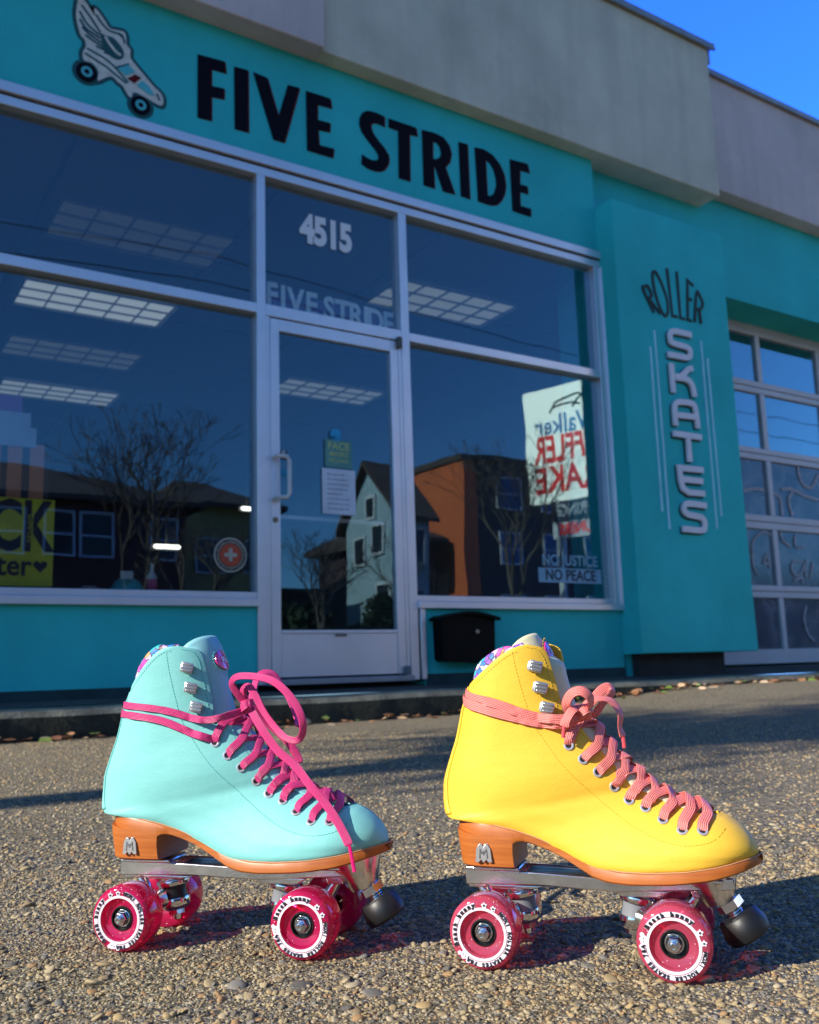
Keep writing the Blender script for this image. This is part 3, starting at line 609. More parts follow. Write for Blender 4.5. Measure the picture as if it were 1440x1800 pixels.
# notices on the door
nf = thing('mask_notice', 'green face masks notice with a blue round head on the door glass', 'notice', (2.5, 0.02, 1.39))
P('sheet', boxes([(2.418, 2.592, 0.006, 0.0075, 1.385, 1.545)]), simple('green notice paper', (0.10, 0.30, 0.27), 0.7), nf)
bm = bmesh.new(); lathe(bm, [(0, 0), (0.036, 0), (0.036, 0.0012), (0, 0.0012)], 32, (2.487, 0.0045, 1.575), (0, 1, 0), 0, False); box(bm, 2.455, 2.519, 0.0045, 0.0057, 1.548, 1.566); P('mask_picture', bm, simple('blue print', (0.02, 0.35, 0.62), 0.6), nf)
bm = bmesh.new(); text_bm('FACE', 0.060, 0.0004, 0.001, bm=bm, mat4=on_wall(2.505, 0.0052, 1.508)); text_bm('MASKS', 0.040, 0.0004, 0.0005, bm=bm, mat4=on_wall(2.505, 0.0052, 1.462)); text_bm('REQUIRED', 0.027, 0.0004, 0.0003, bm=bm, mat4=on_wall(2.505, 0.0052, 1.424))
P('print', bm, simple('yellow green print', (0.45, 0.55, 0.22), 0.6), nf)
nf = thing('paper_notice', 'white printed sheet hanging on the door glass below the mask notice', 'notice', (2.5, 0.02, 1.12))
P('sheet', boxes([(2.397, 2.610, 0.007, 0.0085, 1.116, 1.376)]), simple('white paper', (0.62, 0.68, 0.78), 0.7), nf)
bm = bmesh.new()
for k, l in enumerate(('MASKS REQUIRED', 'ONE GROUP', 'PLEASE WAIT', 'OUTSIDE', 'THANK YOU', 'SKATERS', 'SEE YOU')): pass
for k in range(8):
    x = 2.43
    while x < 2.52+0.06*rng.random():
        wl = rng.uniform(0.008, 0.022); box(bm, x, x+wl, 0.0058, 0.0064, 1.340-0.028*k, 1.346-0.028*k); x += wl+0.006
P('print', bm, simple('grey print', (0.2, 0.23, 0.33), 0.7), nf)
ds = thing('open_hours_decal', 'small dark and blue sticker on the door glass behind the handle', 'sticker', (2.15, 0.02, 1.3))
P('grey_label', boxes([(2.137, 2.185, 0.008, 0.0095, 1.40, 1.455)]), simple('sticker grey', (0.1, 0.12, 0.15), 0.6), ds); P('blue_label', boxes([(2.137, 2.185, 0.008, 0.0095, 1.31, 1.345)]), simple('sticker blue', (0.02, 0.28, 0.5), 0.6), ds)
bm = bmesh.new(); text_bm('5', 0.05, 0.0003, 0.001, bm=bm, mat4=on_wall(2.163, 0.007, 1.43)); P('numeral', bm, VINYL, ds)
nj = thing('justice_decal', 'dark decal reading NO JUSTICE NO PEACE in the corner of the right window', 'decal', (4.25, 0.03, 0.78))
bm = bmesh.new(); text_bm('NO JUSTICE', 0.098, 0.0005, 0.0018, condense=0.93, bm=bm, mat4=on_wall(4.245, 0.036, 0.918)); P('white_words', bm, simple('pale blue vinyl', (0.22, 0.42, 0.55), 0.6), nj)
P('white_bar', boxes([(3.968, 4.518, 0.0375, 0.039, 0.773, 0.868)]), simple('pale blue bar', (0.22, 0.40, 0.55), 0.6), nj)
bm = bmesh.new(); text_bm('NO PEACE', 0.098, 0.0005, 0.0022, condense=0.95, bm=bm, mat4=on_wall(4.245, 0.036, 0.820)); P('dark_words', bm, simple('black vinyl', (0.01, 0.03, 0.05), 0.6), nj)
rc = thing('first_aid_decal', 'round red first aid decal with a white cross on the left window', 'decal', (1.866, 0.03, 0.865))
bm = bmesh.new(); lathe(bm, [(0.083, 0), (0.092, 0), (0.092, 0.001), (0.083, 0.001)], 48, (1.866, 0.036, 0.865), (0, 1, 0), 0, False); lathe(bm, [(0.066, 0), (0.071, 0), (0.071, 0.001), (0.066, 0.001)], 48, (1.866, 0.036, 0.865), (0, 1, 0), 0, False)
for k, ch in enumerate('COMMUNITY FIRST AID '):
    a = pi/2-k*2*pi/20; text_bm(ch, 0.017, 0.0003, 0.0002, bm=bm, mat4=on_wall(1.866+0.077*cos(a), 0.0355, 0.865+0.077*sin(a), rot=a-pi/2))
box(bm, 1.856, 1.876, 0.033, 0.0345, 0.830, 0.900); box(bm, 1.831, 1.901, 0.0331, 0.0345, 0.855, 0.875); P('ring', bm, simple('cream vinyl', (0.40, 0.38, 0.32), 0.6), rc)
bm = bmesh.new(); lathe(bm, [(0, 0), (0.060, 0), (0.060, 0.001), (0, 0.001)], 48, (1.866, 0.036, 0.865), (0, 1, 0), 0, False); P('disc', bm, simple('red vinyl', (0.45, 0.07, 0.03), 0.6), rc)
yp = thing('yellow_poster', 'yellow hand lettered poster standing in the bottom left of the window', 'poster', (0.7, 0.07, 0.68))
P('sheet', boxes([(0.30, 0.982, 0.066, 0.069, 0.682, 1.098)]), simple('yellow card', (0.52, 0.50, 0.02), 0.7), yp)
bm = bmesh.new()
text_bm('BLACK', 0.33, 0.0007, 0.010, 'RIGHT', condense=0.62, spacing=1.0, bm=bm, mat4=on_wall(0.972, 0.0645, 0.955)); text_bm('LIVES', 0.05, 0.0007, 0.001, 'RIGHT', bm=bm, mat4=on_wall(0.60, 0.0645, 0.80))
text_bm('Matter', 0.14, 0.0007, 0.003, 'RIGHT', condense=0.9, bm=bm, mat4=on_wall(0.885, 0.0645, 0.775))
hp = [(0.925+0.032*(16*sin(t)**3)/16, 0.778+0.032*(13*cos(t)-5*cos(2*t)-2*cos(3*t)-cos(4*t))/16) for t in [2*pi*k/28 for k in range(28)]]
prism(bm, hp, 0.064, 0.0655)
P('black_lettering', bm, simple('black marker', (0.012, 0.01, 0.02), 0.7), yp)
bm = bmesh.new(); text_bm('DIMPLES', 0.036, 0.0004, 0.0005, bm=bm, mat4=on_wall(0.874, 0.0632, 0.955, rot=-pi/2)); P('yellow_lettering', bm, simple('yellow marker', (0.45, 0.43, 0.03), 0.7), yp)
# paper display with stripes above the poster
fb = thing('striped_display', 'white paper fries box display with orange stripes hanging at the window edge', 'window display', (0.6, 0.32, 1.1))
bm = bmesh.new()
for x in (0.30, 0.40, 0.50, 0.60, 0.70, 0.80, 0.905): box(bm, x, x+0.068, 0.30, 0.304, 1.00, 1.42)
P('stripes', bm, simple('orange brown card', (0.62, 0.20, 0.08), 0.7), fb)
P('dark_back', boxes([(0.28, 1.0, 0.3045, 0.307, 0.98, 1.40)]), simple('black card', (0.01, 0.01, 0.012), 0.7), fb)
P('white_band', boxes([(0.28, 0.93, 0.290, 0.2995, 1.40, 1.50), (0.28, 0.90, 0.288, 0.2895, 1.50, 1.575)]), simple('pale blue card', (0.36, 0.47, 0.60), 0.7), fb)
P('pink_tab', boxes([(0.74, 0.86, 0.300, 0.303, 1.575, 1.66)]), simple('purple pink card', (0.28, 0.10, 0.38), 0.7), fb)
# things on the inside ledge
P('window_ledge', boxes([(-1.2, 2.0, 0.09, 0.50, 0.62, 0.655), (3.0, 4.588, 0.09, 0.4, 0.62, 0.655)]), simple('ledge board', (0.07, 0.07, 0.07), 0.6))
hl = thing('toy_helmet', 'turquoise dome shaped skate helmet with a white tag on the window ledge', 'helmet', (1.38, 0.22, 0.656))
bm = bmesh.new(); lathe(bm, [(0.0, 0.095), (0.03, 0.092), (0.062, 0.072), (0.082, 0.036), (0.086, 0.0), (0.0, 0.0)], 32, (1.38, 0.22, 0.657)); P('shell', bm, simple('turquoise plastic', (0.03, 0.36, 0.38), 0.35), hl)
P('tag', boxes([(1.32, 1.385, 0.13, 0.133, 0.735, 0.775)]), simple('white tag', (0.5, 0.52, 0.52), 0.6), hl)
bt = thing('spray_bottle', 'white spray bottle with a pink label on the window ledge', 'bottle', (1.50, 0.2, 0.656))
bm = bmesh.new(); lathe(bm, [(0, 0), (0.026, 0), (0.028, 0.01), (0.028, 0.10), (0.012, 0.125), (0.010, 0.14), (0, 0.14)], 24, (1.50, 0.2, 0.657)); P('body', bm, simple('white plastic', (0.5, 0.5, 0.52), 0.4), bt)
bm = bmesh.new(); tube(bm, [(1.50, 0.2, 0.797), (1.50, 0.2, 0.825)], [0.011, 0.006], 12); P('nozzle', bm, simple('nozzle plastic', (0.5, 0.5, 0.55), 0.4), bt)
bm = bmesh.new(); lathe(bm, [(0.0285, 0.03), (0.0285, 0.085)], 24, (1.50, 0.2, 0.657)); P('label_band', bm, simple('pink label', (0.5, 0.03, 0.15), 0.5), bt)
tr_ = thing('sweets_dish', 'low white dish of small wrapped things on the window ledge', 'dish', (1.19, 0.22, 0.656))
bm = bmesh.new(); lathe(bm, [(0, 0.004), (0.05, 0.004), (0.075, 0.03), (0.079, 0.03), (0.055, 0.0), (0, 0.0)], 28, (1.19, 0.22, 0.657)); P('dish_bowl', bm, simple('white dish', (0.45, 0.47, 0.48), 0.3), tr_)
bm = bmesh.new()
for k in range(9):
    a = k*2.4; lathe(bm, [(0, -0.014), (0.012, -0.006), (0.013, 0.006), (0, 0.014)], 10, (1.19+0.035*cos(a)*sqrt(k/9), 0.22+0.035*sin(a)*sqrt(k/9), 0.657+0.034), (sin(a), cos(a), 0.3))
P('sweets', bm, simple('wrapped sweets', (0.35, 0.35, 0.38), 0.4), tr_)
# black letter box
mb = thing('letter_box', 'black wall letter box with curved lid under the right window', 'mailbox', (3.3, 0, 0.27))
bm = bmesh.new()
prof = [(3.125, 0.285), (3.45, 0.268), (3.475, 0.29), (3.485, 0.545), (3.105, 0.545), (3.11, 0.30)]
prism(bm, prof, -0.105, -0.004); P('body', bm, simple('black enamel', (0.003, 0.003, 0.003), 0.5, 0, 0.2, 10, spec=0.1), mb, bevel=0.008)
bm = bmesh.new(); n = 14; top = [(3.08+0.43*k/n, 0.535+0.035*sin(pi*k/n)) for k in range(n+1)]; bot = [(x, z-0.018) for x, z in top]
prism(bm, top+bot[::-1], -0.135, -0.003); P('lid', bm, simple('black lid enamel', (0.003, 0.003, 0.003), 0.5, spec=0.1), mb, bevel=0.004)
bm = bmesh.new(); lathe(bm, [(0, -0.006), (0.010, -0.006), (0.013, 0), (0.013, 0.004)], 20, (3.35, -0.108, 0.452), (0, 1, 0)); P('lock', bm, simple('silver lock', (0.5, 0.5, 0.5), 0.3, 0.9), mb)
# ceiling lights
def troffer(name, x, y, on, label):
    t = thing(name, label, 'ceiling light', (x, y, 3.19), 'ceiling lights in the shop')
    P('diffuser', boxes([(x-0.56, x+0.56, y-0.25, y+0.25, 3.184, 3.190)]), emis('lamp panel', (0.85, 0.97, 1.0), on), t)
    bm = bmesh.new()
    for k in range(6): xx = x-0.58+1.16*k/5; box(bm, xx-0.004, xx+0.004, y-0.27, y+0.27, 3.165, 3.183)
    for k in range(4): yy = y-0.27+0.54*k/3; box(bm, x-0.588, x+0.588, yy-0.007, yy+0.007, 3.170, 3.1835)
    P('louvre', bm, simple('louvre metal', (0.30, 0.33, 0.36), 0.45, 0.2), t)
troffer('ceiling_light', 1.76, 1.36, 0.008, 'unlit louvred ceiling light nearest the glass on the left')
troffer('ceiling_light', 1.80, 2.70, 0.21, 'brightest louvred ceiling light, second from the glass on the left')
troffer('ceiling_light', 1.92, 3.98, 0.03, 'dim louvred ceiling light third from the glass on the left')
troffer('ceiling_light', 2.08, 5.30, 0.14, 'lit louvred ceiling light farthest back on the left')
troffer('ceiling_light', 4.24, 1.38, 0.10, 'half lit louvred ceiling light nearest the glass on the right')
troffer('ceiling_light', 4.55, 4.00, 0.09, 'faint louvred ceiling light seen through the top of the door')

bm = bmesh.new()
for k in range(9):
    x = -12.5+2.1*k
    if x < 5.6: box(bm, x, x+0.012, -0.1465 if x < 2.3 else -0.1115, 0.0, 3.90, 5.15)
P('coping', boxes([(X0, 2.40, -0.17, 0.33, 5.55, 5.585)]), FLASH); bm.free()
cr = bmesh.new()
tube(cr, [(7.55, -0.037, 4.96), (7.57, -0.038, 4.90), (7.56, -0.037, 4.84)], 0.006, 5)
P('rust_bracket', cr, simple('rusty iron', (0.08, 0.05, 0.04), 0.9))

LAMPW = emis('warm white tube', (1.0, 0.98, 0.90), 2.2)
def tube_lamp(x0, x1, y, z, label):
    t = thing('tube_lamp', label, 'lamp', ((x0+x1)/2, y, z))
    bm = bmesh.new(); tube(bm, [(x0, y, z), (x0+0.02, y, z), (x1-0.02, y, z), (x1, y, z)], [0.012, 0.022, 0.022, 0.012], 10); P('tube', bm, LAMPW, t)
    P('fitting', boxes([(x0-0.02, x1+0.02, y+0.03, y+0.06, z-0.03, z+0.03), ((x0+x1)/2-0.01, (x0+x1)/2+0.01, y+0.03, y+0.05, z+0.03, 3.19)]), simple('lamp fitting', (0.1, 0.1, 0.1), 0.6), t)
tube_lamp(3.02, 3.30, 5.0, 1.583, 'small lit tube lamp hanging low deep inside the shop')
tube_lamp(3.99, 4.14, 5.0, 2.048, 'short lit tube lamp seen at the right edge of the left window')

SCRIB = [[(6.609, 1.641), (6.746, 1.673), (6.896, 1.669)], [(7.014, 1.655), (7.095, 1.617), (7.107, 1.461)], [(7.125, 1.697), (7.268, 1.709), (7.441, 1.665), (7.64, 1.639)], [(7.282, 1.687), (7.216, 1.603), (7.249, 1.47)], [(7.391, 1.925), (7.424, 1.79), (7.545, 1.742), (7.63, 1.807), (7.68, 1.881)], [(6.926, 1.285), (6.81, 1.301), (6.683, 1.219), (6.65, 1.1), (6.66, 0.995), (6.708, 0.932)], [(6.851, 1.119), (6.79, 1.042), (6.873, 1.034)], [(6.858, 1.109), (6.866, 0.99)], [(7.258, 1.302), (7.251, 1.202), (7.386, 1.202)], [(7.052, 1.325), (7.075, 1.249), (7.188, 1.188)], [(7.311, 1.071), (7.204, 1.067), (7.16, 1.011), (7.203, 0.946), (7.295, 0.971), (7.343, 1.05)], [(7.385, 1.085), (7.352, 0.995), (7.36, 0.928)], [(7.472, 1.065), (7.414, 0.93)], [(7.178, 0.902), (7.288, 0.926), (7.299, 0.883)], [(7.321, 0.685), (7.268, 0.576), (7.3, 0.446), (7.378, 0.38)]]
SM = simple('chalky window marker', (0.42, 0.42, 0.46), 0.9, 0, 0.4, 30)
for k, s_ in enumerate(SCRIB):
    bm = bmesh.new(); stroke(bm, cat2(s_), 0.020 if k > 4 else 0.030, 0.4365-0.0002*k, 0.4395); sub('marker_stroke', bm, SM, gd)

# ------------------------------------------------------------------ across the street (seen mirrored in the glass)
def siding(name, col, row=0.13):
    m, nt, b = new_mat(name); co = coords(nt); sx = nd(nt, 'ShaderNodeSeparateXYZ'); nt.links.new(co, sx.inputs[0])
    fr = math_n(nt, 'FRACT', math_n(nt, 'DIVIDE', sx.outputs[2], row)); n = noise(nt, co, 1.2, 4)
    c = ramp(nt, [(0.3, tuple(v*0.85 for v in col)), (0.7, col)], n.outputs[0]).outputs[0]
    g = ramp(nt, [(0.0, (0.35, 0.35, 0.35)), (0.12, (1, 1, 1))], fr).outputs[0]
    nt.links.new(mixc(nt, c, g, 1.0, 'MULTIPLY'), b.inputs['Base Color']); b.inputs['Roughness'].default_value = 0.8; return m
ROOFB = simple('brown shingle', (0.07, 0.05, 0.04), 0.95, 0, 0.3, 3, 0.6, 8, 0.03); WHT = simple('white window trim', (0.62, 0.62, 0.60), 0.6); PANE = simple('dark window glass', (0.02, 0.03, 0.04), 0.1, 0, 0.2, 1)
def house(name, label, x0, x1, y0, y1, ze, zr, wallm, hip=1.5, wins=(), overhang=0.5, gable=False, roofm=ROOFB):
    t = thing(name, label, 'building', ((x0+x1)/2, (y0+y1)/2, 0))
    bm = bmesh.new(); box(bm, x0, x1, y0, y1, -0.05, ze)
    if gable:
        mx = (x0+x1)/2; v = [bm.verts.new(p) for p in ((x0, y1, ze), (x1, y1, ze), (mx, y1, zr-0.15), (x0, y0, ze), (x1, y0, ze), (mx, y0, zr-0.15))]
        bm.faces.new(v[:3]); bm.faces.new(v[3:][::-1])
    P('wall', bm, wallm, t)
    o = overhang; bm = bmesh.new(); a, b, c, d = x0-o, x1+o, y0-o, y1+o; ym = (c+d)/2; xm = (a+b)/2
    def sl(pts, th=0.18):
        lo = [bm.verts.new((p[0], p[1], p[2]-th)) for p in pts]; up = [bm.verts.new(p) for p in pts]
        bm.faces.new(up); bm.faces.new(lo[::-1]); n = len(pts)
        for i in range(n): bm.faces.new((lo[i], lo[(i+1) % n], up[(i+1) % n], up[i]))
    if gable: sl([(a, c, ze), (xm, c, zr), (xm, d, zr), (a, d, ze)]); sl([(b, d, ze), (xm, d, zr), (xm, c, zr), (b, c, ze)])
    elif zr <= ze+0.3: box(bm, a, b, c, d, ze+0.002, zr)
    else:
        sl([(a, d, ze), (b, d, ze), (b-hip, ym, zr), (a+hip, ym, zr)][::-1]); sl([(a, c, ze), (b, c, ze), (b-hip, ym, zr), (a+hip, ym, zr)])
        sl([(a, c, ze), (a, d, ze), (a+hip, ym, zr)]); sl([(b, d, ze), (b, c, ze), (b-hip, ym, zr)])
    P('roof', bm, roofm, t)
    for (wx, wz, ww, wh, face) in wins:
        f = bmesh.new(); g = bmesh.new(); e = 0.07
        if face == 'f':
            for q in ((wx, wx+ww, wz-e, wz), (wx, wx+ww, wz+wh, wz+wh+e), (wx-e, wx, wz-e, wz+wh+e), (wx+ww, wx+ww+e, wz-e, wz+wh+e), (wx, wx+ww, wz+wh/2-0.03, wz+wh/2+0.03)):
                box(f, q[0], q[1], y1+0.003, y1+0.08, q[2], q[3])
            box(g, wx, wx+ww, y1+0.003, y1+0.03, wz, wz+wh)
        else:
            for q in ((wx, wx+ww, wz-e, wz), (wx, wx+ww, wz+wh, wz+wh+e), (wx-e, wx, wz-e, wz+wh+e), (wx+ww, wx+ww+e, wz-e, wz+wh+e)):
                box(f, x0-0.08, x0-0.003, q[0], q[1], q[2], q[3])
            box(g, x0-0.03, x0-0.003, wx, wx+ww, wz, wz+wh)
        wf_ = P('window', f, WHT, t); P('window_pane', g, PANE, wf_)
    return t
BR = siding('dark red brick', (0.13, 0.045, 0.03), 0.09); OLV = siding('olive tan siding', (0.52, 0.40, 0.15)); GRN = siding('pale grey green siding', (0.36, 0.48, 0.50)); ORG = siding('burnt orange siding', (0.66, 0.13, 0.03), 0.22); DBR = siding('dark brown brick', (0.07, 0.035, 0.03), 0.1)
wn = [(x, z, 0.85, 1.25, 'f') for z in (1.2, 4.0) for x in (-9, -6.5, -4, -1.5, 1.0, 3.4, 4.5, 6.0, 7.1, 9.2)]
house('apartment_house', 'long dark red brick apartment house with brown hip roof and white windows across the street', -14, 10.4, -35, -25, 5.8, 7.9, BR, 5.0, wn)
wn = [(x, z, 1.2, 1.1, 'f') for z in (1.2, 3.9) for x in (11.6, 13.4)]+[(y, z, 1.1, 1.1, 's') for z in (1.2, 3.9) for y in (-33, -29.5)]
house('apartment_house', 'olive tan sided two storey house with brown hip roof between brick and grey gable houses', 10.9, 14.4, -36, -27.2, 6.3, 8.0, OLV, 1.7, wn)
t = thing('gabled_house', 'tall pale grey green gabled house across the street with its end wall in the sun', 'building', (18, -24, 0))
bm = bmesh.new(); gy0, gy1, gx0, gx1 = -25.7, -22.0, 16.7, 17.95; gm = (gy0+gy1)/2
box(bm, gx0, gx1, gy0, gy1, -0.05, 5.6)
v = [bm.verts.new(p) for p in ((gx0, gy0, 5.6), (gx0, gy1, 5.6), (gx0, gm, 7.4), (gx1, gy0, 5.6), (gx1, gy1, 5.6), (gx1, gm, 7.4))]
bm.faces.new(v[:3][::-1]); bm.faces.new(v[3:]); bm.normal_update()
P('wall', bm, GRN, t)
bm = bmesh.new()
for y_ in (gy0-0.3, gy1+0.3):
    vs = [bm.verts.new(p) for p in ((gx0-0.3, y_, 5.35), (gx1+0.3, y_, 5.35), (gx1+0.3, gm, 7.55), (gx0-0.3, gm, 7.55), (gx0-0.3, y_, 5.2), (gx1+0.3, y_, 5.2), (gx1+0.3, gm, 7.4), (gx0-0.3, gm, 7.4))]
    for f in ((0,1,2,3),(4,7,6,5),(0,4,5,1),(3,7,4,0),(1,5,6,2)): bm.faces.new([vs[i] for i in f])
P('roof', bm, ROOFB, t)
for (wy, wz, ww, wh) in ((-24.9, 4.0, 0.7, 0.9), (-23.6, 4.3, 0.7, 0.9), (-24.0, 5.6, 0.5, 0.6), (-23.4, 2.2, 0.8, 0.9)):
    f = bmesh.new(); e = 0.09
    for q in ((wy, wy+ww, wz-e, wz), (wy, wy+ww, wz+wh, wz+wh+e), (wy-e, wy, wz-e, wz+wh+e), (wy+ww, wy+ww+e, wz-e, wz+wh+e)): box(f, gx0-0.08, gx0-0.003, q[0], q[1], q[2], q[3])
    g = bmesh.new(); box(g, gx0-0.03, gx0-0.003, wy, wy+ww, wz, wz+wh); wf_ = P('window', f, WHT, t); P('window_pane', g, PANE, wf_)
for (wx, wz) in ((16.95, 3.8), (16.95, 1.8)):
    f = bmesh.new(); e = 0.08; ww = 0.75; wh = 1.1
    for q in ((wx, wx+ww, wz-e, wz), (wx, wx+ww, wz+wh, wz+wh+e), (wx-e, wx, wz-e, wz+wh+e), (wx+ww, wx+ww+e, wz-e, wz+wh+e)): box(f, q[0], q[1], gy1+0.003, gy1+0.08, q[2], q[3])
    g = bmesh.new(); box(g, wx, wx+ww, gy1+0.003, gy1+0.03, wz, wz+wh); wf_ = P('window', f, WHT, t); P('window_pane', g, PANE, wf_)
house('terrace_house', 'low dark brown house with brown hip roof in front of the orange wall', 19.9, 22.4, -34, -28.2, 5.6, 7.0, DBR, 1.4, [(20.2, 4.3, 0.7, 1.0, 'f'), (21.3, 4.3, 0.7, 1.0, 'f'), (20.2, 1.8, 0.7, 1.0, 'f'), (21.3, 1.8, 0.7, 1.0, 'f')])
t = house('orange_building', 'taller building with burnt orange side wall and dark brick front across the street', 23.2, 34, -38, -27.0, 9.0, 9.25, DBR, 1, [(x, z, 1.2, 1.3, 'f') for x in (25, 27.5, 30) for z in (1.8, 4.6, 7)], 0.15)
P('side_wall', boxes([(23.17, 23.199, -38, -27.0, -0.05, 8.99), (23.17, 23.9, -26.999, -26.95, -0.05, 8.99)]), ORG, t)
house('distant_shop', 'long low brown shop with flat roof at the far right of the street', 36, 62, -38, -30, 4.6, 4.8, DBR, 1, [(x, 1.2, 3, 2, 'f') for x in (38, 43, 48, 53)], 0.2)
house('timber_garage', 'small low timber garage with flat roof in the gap between olive and grey houses', 14.9, 16.6, -34, -27.5, 3.2, 3.4, DBR, 1, (), 0.15)

# pole sign reading mirrored in the glass; its face looks to -X
ps = thing('pole_sign', 'white pole sign with red MUFFLER BRAKE lettering standing across the street', 'sign', (21.6, -17.9, 0))
e0 = Vector((20.85, -20.0, 0)); dr = Vector((0.34, 0.94, 0)).normalized(); nm = Vector((-dr.y, dr.x, 0))
def plank(bm, a, b, z0, z1, th, off=0):
    p0 = e0+dr*a+nm*off; p1 = e0+dr*b+nm*off; q0 = p0-nm*th; q1 = p1-nm*th
    v = [bm.verts.new((p.x, p.y, z)) for z in (z0, z1) for p in (p0, p1, q1, q0)]
    for f in ((0,1,2,3),(4,7,6,5),(0,4,5,1),(1,5,6,2),(2,6,7,3),(3,7,4,0)): bm.faces.new([v[i] for i in f])
def onsign(a, z, off=0.012, slant=0):
    p = e0+dr*a+nm*off+Vector((0, 0, z)); x = -dr; zz = Vector((0, 0, 1)); m4 = Matrix.Identity(4)
    for i in range(3): m4[i][0] = x[i]; m4[i][1] = zz[i]; m4[i][2] = nm[i]; m4[i][3] = p[i]
    return m4
bm = bmesh.new(); plank(bm, 0, 4.4, 5.72, 9.68, 0.35); P('sign_box', bm, emis('glowing cream sign face', (0.88, 0.84, 0.66), 1.6), ps)  # glow added to the sunlit face so its reflection reads bright
RED = emis('glowing red sign letters', (0.80, 0.012, 0.008), 1.0); BLU = simple('blue sign paint', (0.05, 0.30, 0.62), 0.5); BLK = simple('black sign ink', (0.01, 0.01, 0.012), 0.6)  # red letters get the same added glow
bm = bmesh.new(); text_bm('MUFFLER', 1.25, 0.004, 0.03, 'RIGHT', condense=0.62, bm=bm, mat4=onsign(0.30, 7.45)); text_bm('BRAKE', 1.25, 0.004, 0.03, 'RIGHT', condense=0.80, bm=bm, mat4=onsign(0.30, 6.42)); P('red_words', bm, RED, ps)
bm = bmesh.new(); text_bm('Walker', 0.95, 0.004, 0.012, 'RIGHT', condense=0.85, bm=bm, mat4=onsign(0.40, 8.30)); P('blue_word', bm, BLU, ps)
bm = bmesh.new()
for s in ([(1.0, 8.75), (1.25, 9.10), (1.6, 9.22), (2.1, 9.30), (2.6, 9.1)], [(1.0, 8.75), (1.1, 8.9), (1.5, 9.0), (1.9, 9.02), (2.2, 8.9)], [(1.9, 8.85), (2.1, 9.1), (2.6, 9.35), (3.2, 9.2)]):
    tube(bm, [tuple(e0+dr*a+nm*0.02+Vector((0, 0, z))) for a, z in s], 0.035, 6)
P('drawing', bm, BLK, ps)
bm = bmesh.new(); plank(bm, 0.9, 4.0, 4.95, 5.70, 0.2); P('navy_board', bm, simple('navy sign board', (0.02, 0.03, 0.07), 0.5), ps)
bm = bmesh.new(); plank(bm, 0.9, 4.0, 4.40, 4.94, 0.2); P('white_board', bm, simple('white sign board', (0.7, 0.7, 0.66), 0.5), ps)
bm = bmesh.new(); text_bm('SPRING', 0.60, 0.004, 0.02, 'RIGHT', condense=0.8, bm=bm, mat4=onsign(1.10, 5.33)); P('white_words', bm, WHT, ps)
bm = bmesh.new(); text_bm('TUNERS', 0.50, 0.004, 0.01, 'RIGHT', condense=0.85, bm=bm, mat4=onsign(1.10, 4.67)); P('small_red_words', bm, RED, ps)
bm = bmesh.new()
for a in (1.1, 3.6):
    p = e0+dr*a-nm*0.12; tube(bm, [(p.x, p.y, 0), (p.x, p.y, 5.8)], 0.13, 12)
P('post', bm, simple('white sign post', (0.6, 0.6, 0.55), 0.6), ps)

# bare winter trees
BARK = simple('grey brown bark', (0.13, 0.10, 0.07), 0.95, 0, 0.3, 10, 0.6, 30, 0.02)
def bare_tree(label, x, y, h, seed, spread=0.55, leafy=None, r0=None, depth=6):
    rnd = random.Random(seed); t = thing('bare_tree' if not leafy else 'street_tree', label, 'tree', (x, y, 0))
    tr = bmesh.new(); cr = bmesh.new(); tips = []
    r0 = r0 or h*0.016
    def grow(p, d, L, r, lev):
        n = 3; pts = [p.copy()]; dd = d.copy()
        for k in range(n):
            dd = (dd+Vector((rnd.gauss(0, 0.10), rnd.gauss(0, 0.10), 0.05))).normalized(); pts.append(pts[-1]+dd*L/n)
        bm = tr if lev == 0 else cr
        tube(bm, pts, [max(0.008, r*(1-0.35*k/n)) for k in range(n+1)], 7 if lev < 2 else (5 if lev < 4 else 3), caps=False)
        if lev >= depth: tips.append(pts[-1]); return
        if lev >= 3: tips.append(pts[2])
        for k in range(3 if lev < 4 else 2):
            a = rnd.uniform(0, 2*pi); tilt = rnd.uniform(0.25, spread+0.25)
            ax = dd.orthogonal().normalized(); ax.rotate(Quaternion(dd, a)); nd_ = dd.copy(); nd_.rotate(Quaternion(ax, tilt))
            grow(pts[-1] if k < 2 else pts[2], nd_, L*rnd.uniform(0.62, 0.82), r*0.62, lev+1)
    grow(Vector((0, 0, -0.05)), Vector((rnd.gauss(0, .03), rnd.gauss(0, .03), 1)).normalized(), h*0.27, r0, 0)
    for b_, nme in ((tr, 'trunk'), (cr, 'crown')):
        o = obj(nme, b_, BARK, t)
    if leafy:
        VL = []; FL = []
        for p in tips:
            for k in range(leafy[0]):
                q = Vector((p.x+rnd.gauss(0, .22), p.y+rnd.gauss(0, .22), p.z+rnd.gauss(0, .2))); s = rnd.uniform(0.03, 0.065)
                a = Vector((rnd.gauss(0, 1), rnd.gauss(0, 1), rnd.gauss(0, 1))).normalized(); b_ = a.orthogonal().normalized()
                n0 = len(VL); VL += [tuple(q-a*s), tuple(q+b_*s*.5), tuple(q+a*s), tuple(q-b_*s*.5)]; FL.append((n0, n0+1, n0+2, n0+3))
        obj('leaves', (VL, [], FL), leafy[1], t)
    return t
bare_tree('wide bare tree before the brick apartment house', 7.6, -20.6, 8.4, 3, 0.40, depth=7, r0=0.10)
bare_tree('slender bare tree before the olive house', 9.6, -21.5, 6.4, 11, 0.45)
bare_tree('pale trunked bare tree between olive and grey houses', 12.8, -19.8, 5.2, 5, 0.4)
bare_tree('tall bare tree beside the pole sign', 19.4, -19.4, 9.4, 21, 0.36, depth=7, r0=0.11)
bare_tree('bare tree at the corner of the grey gabled house', 16.0, -21.3, 5.6, 8, 0.5)
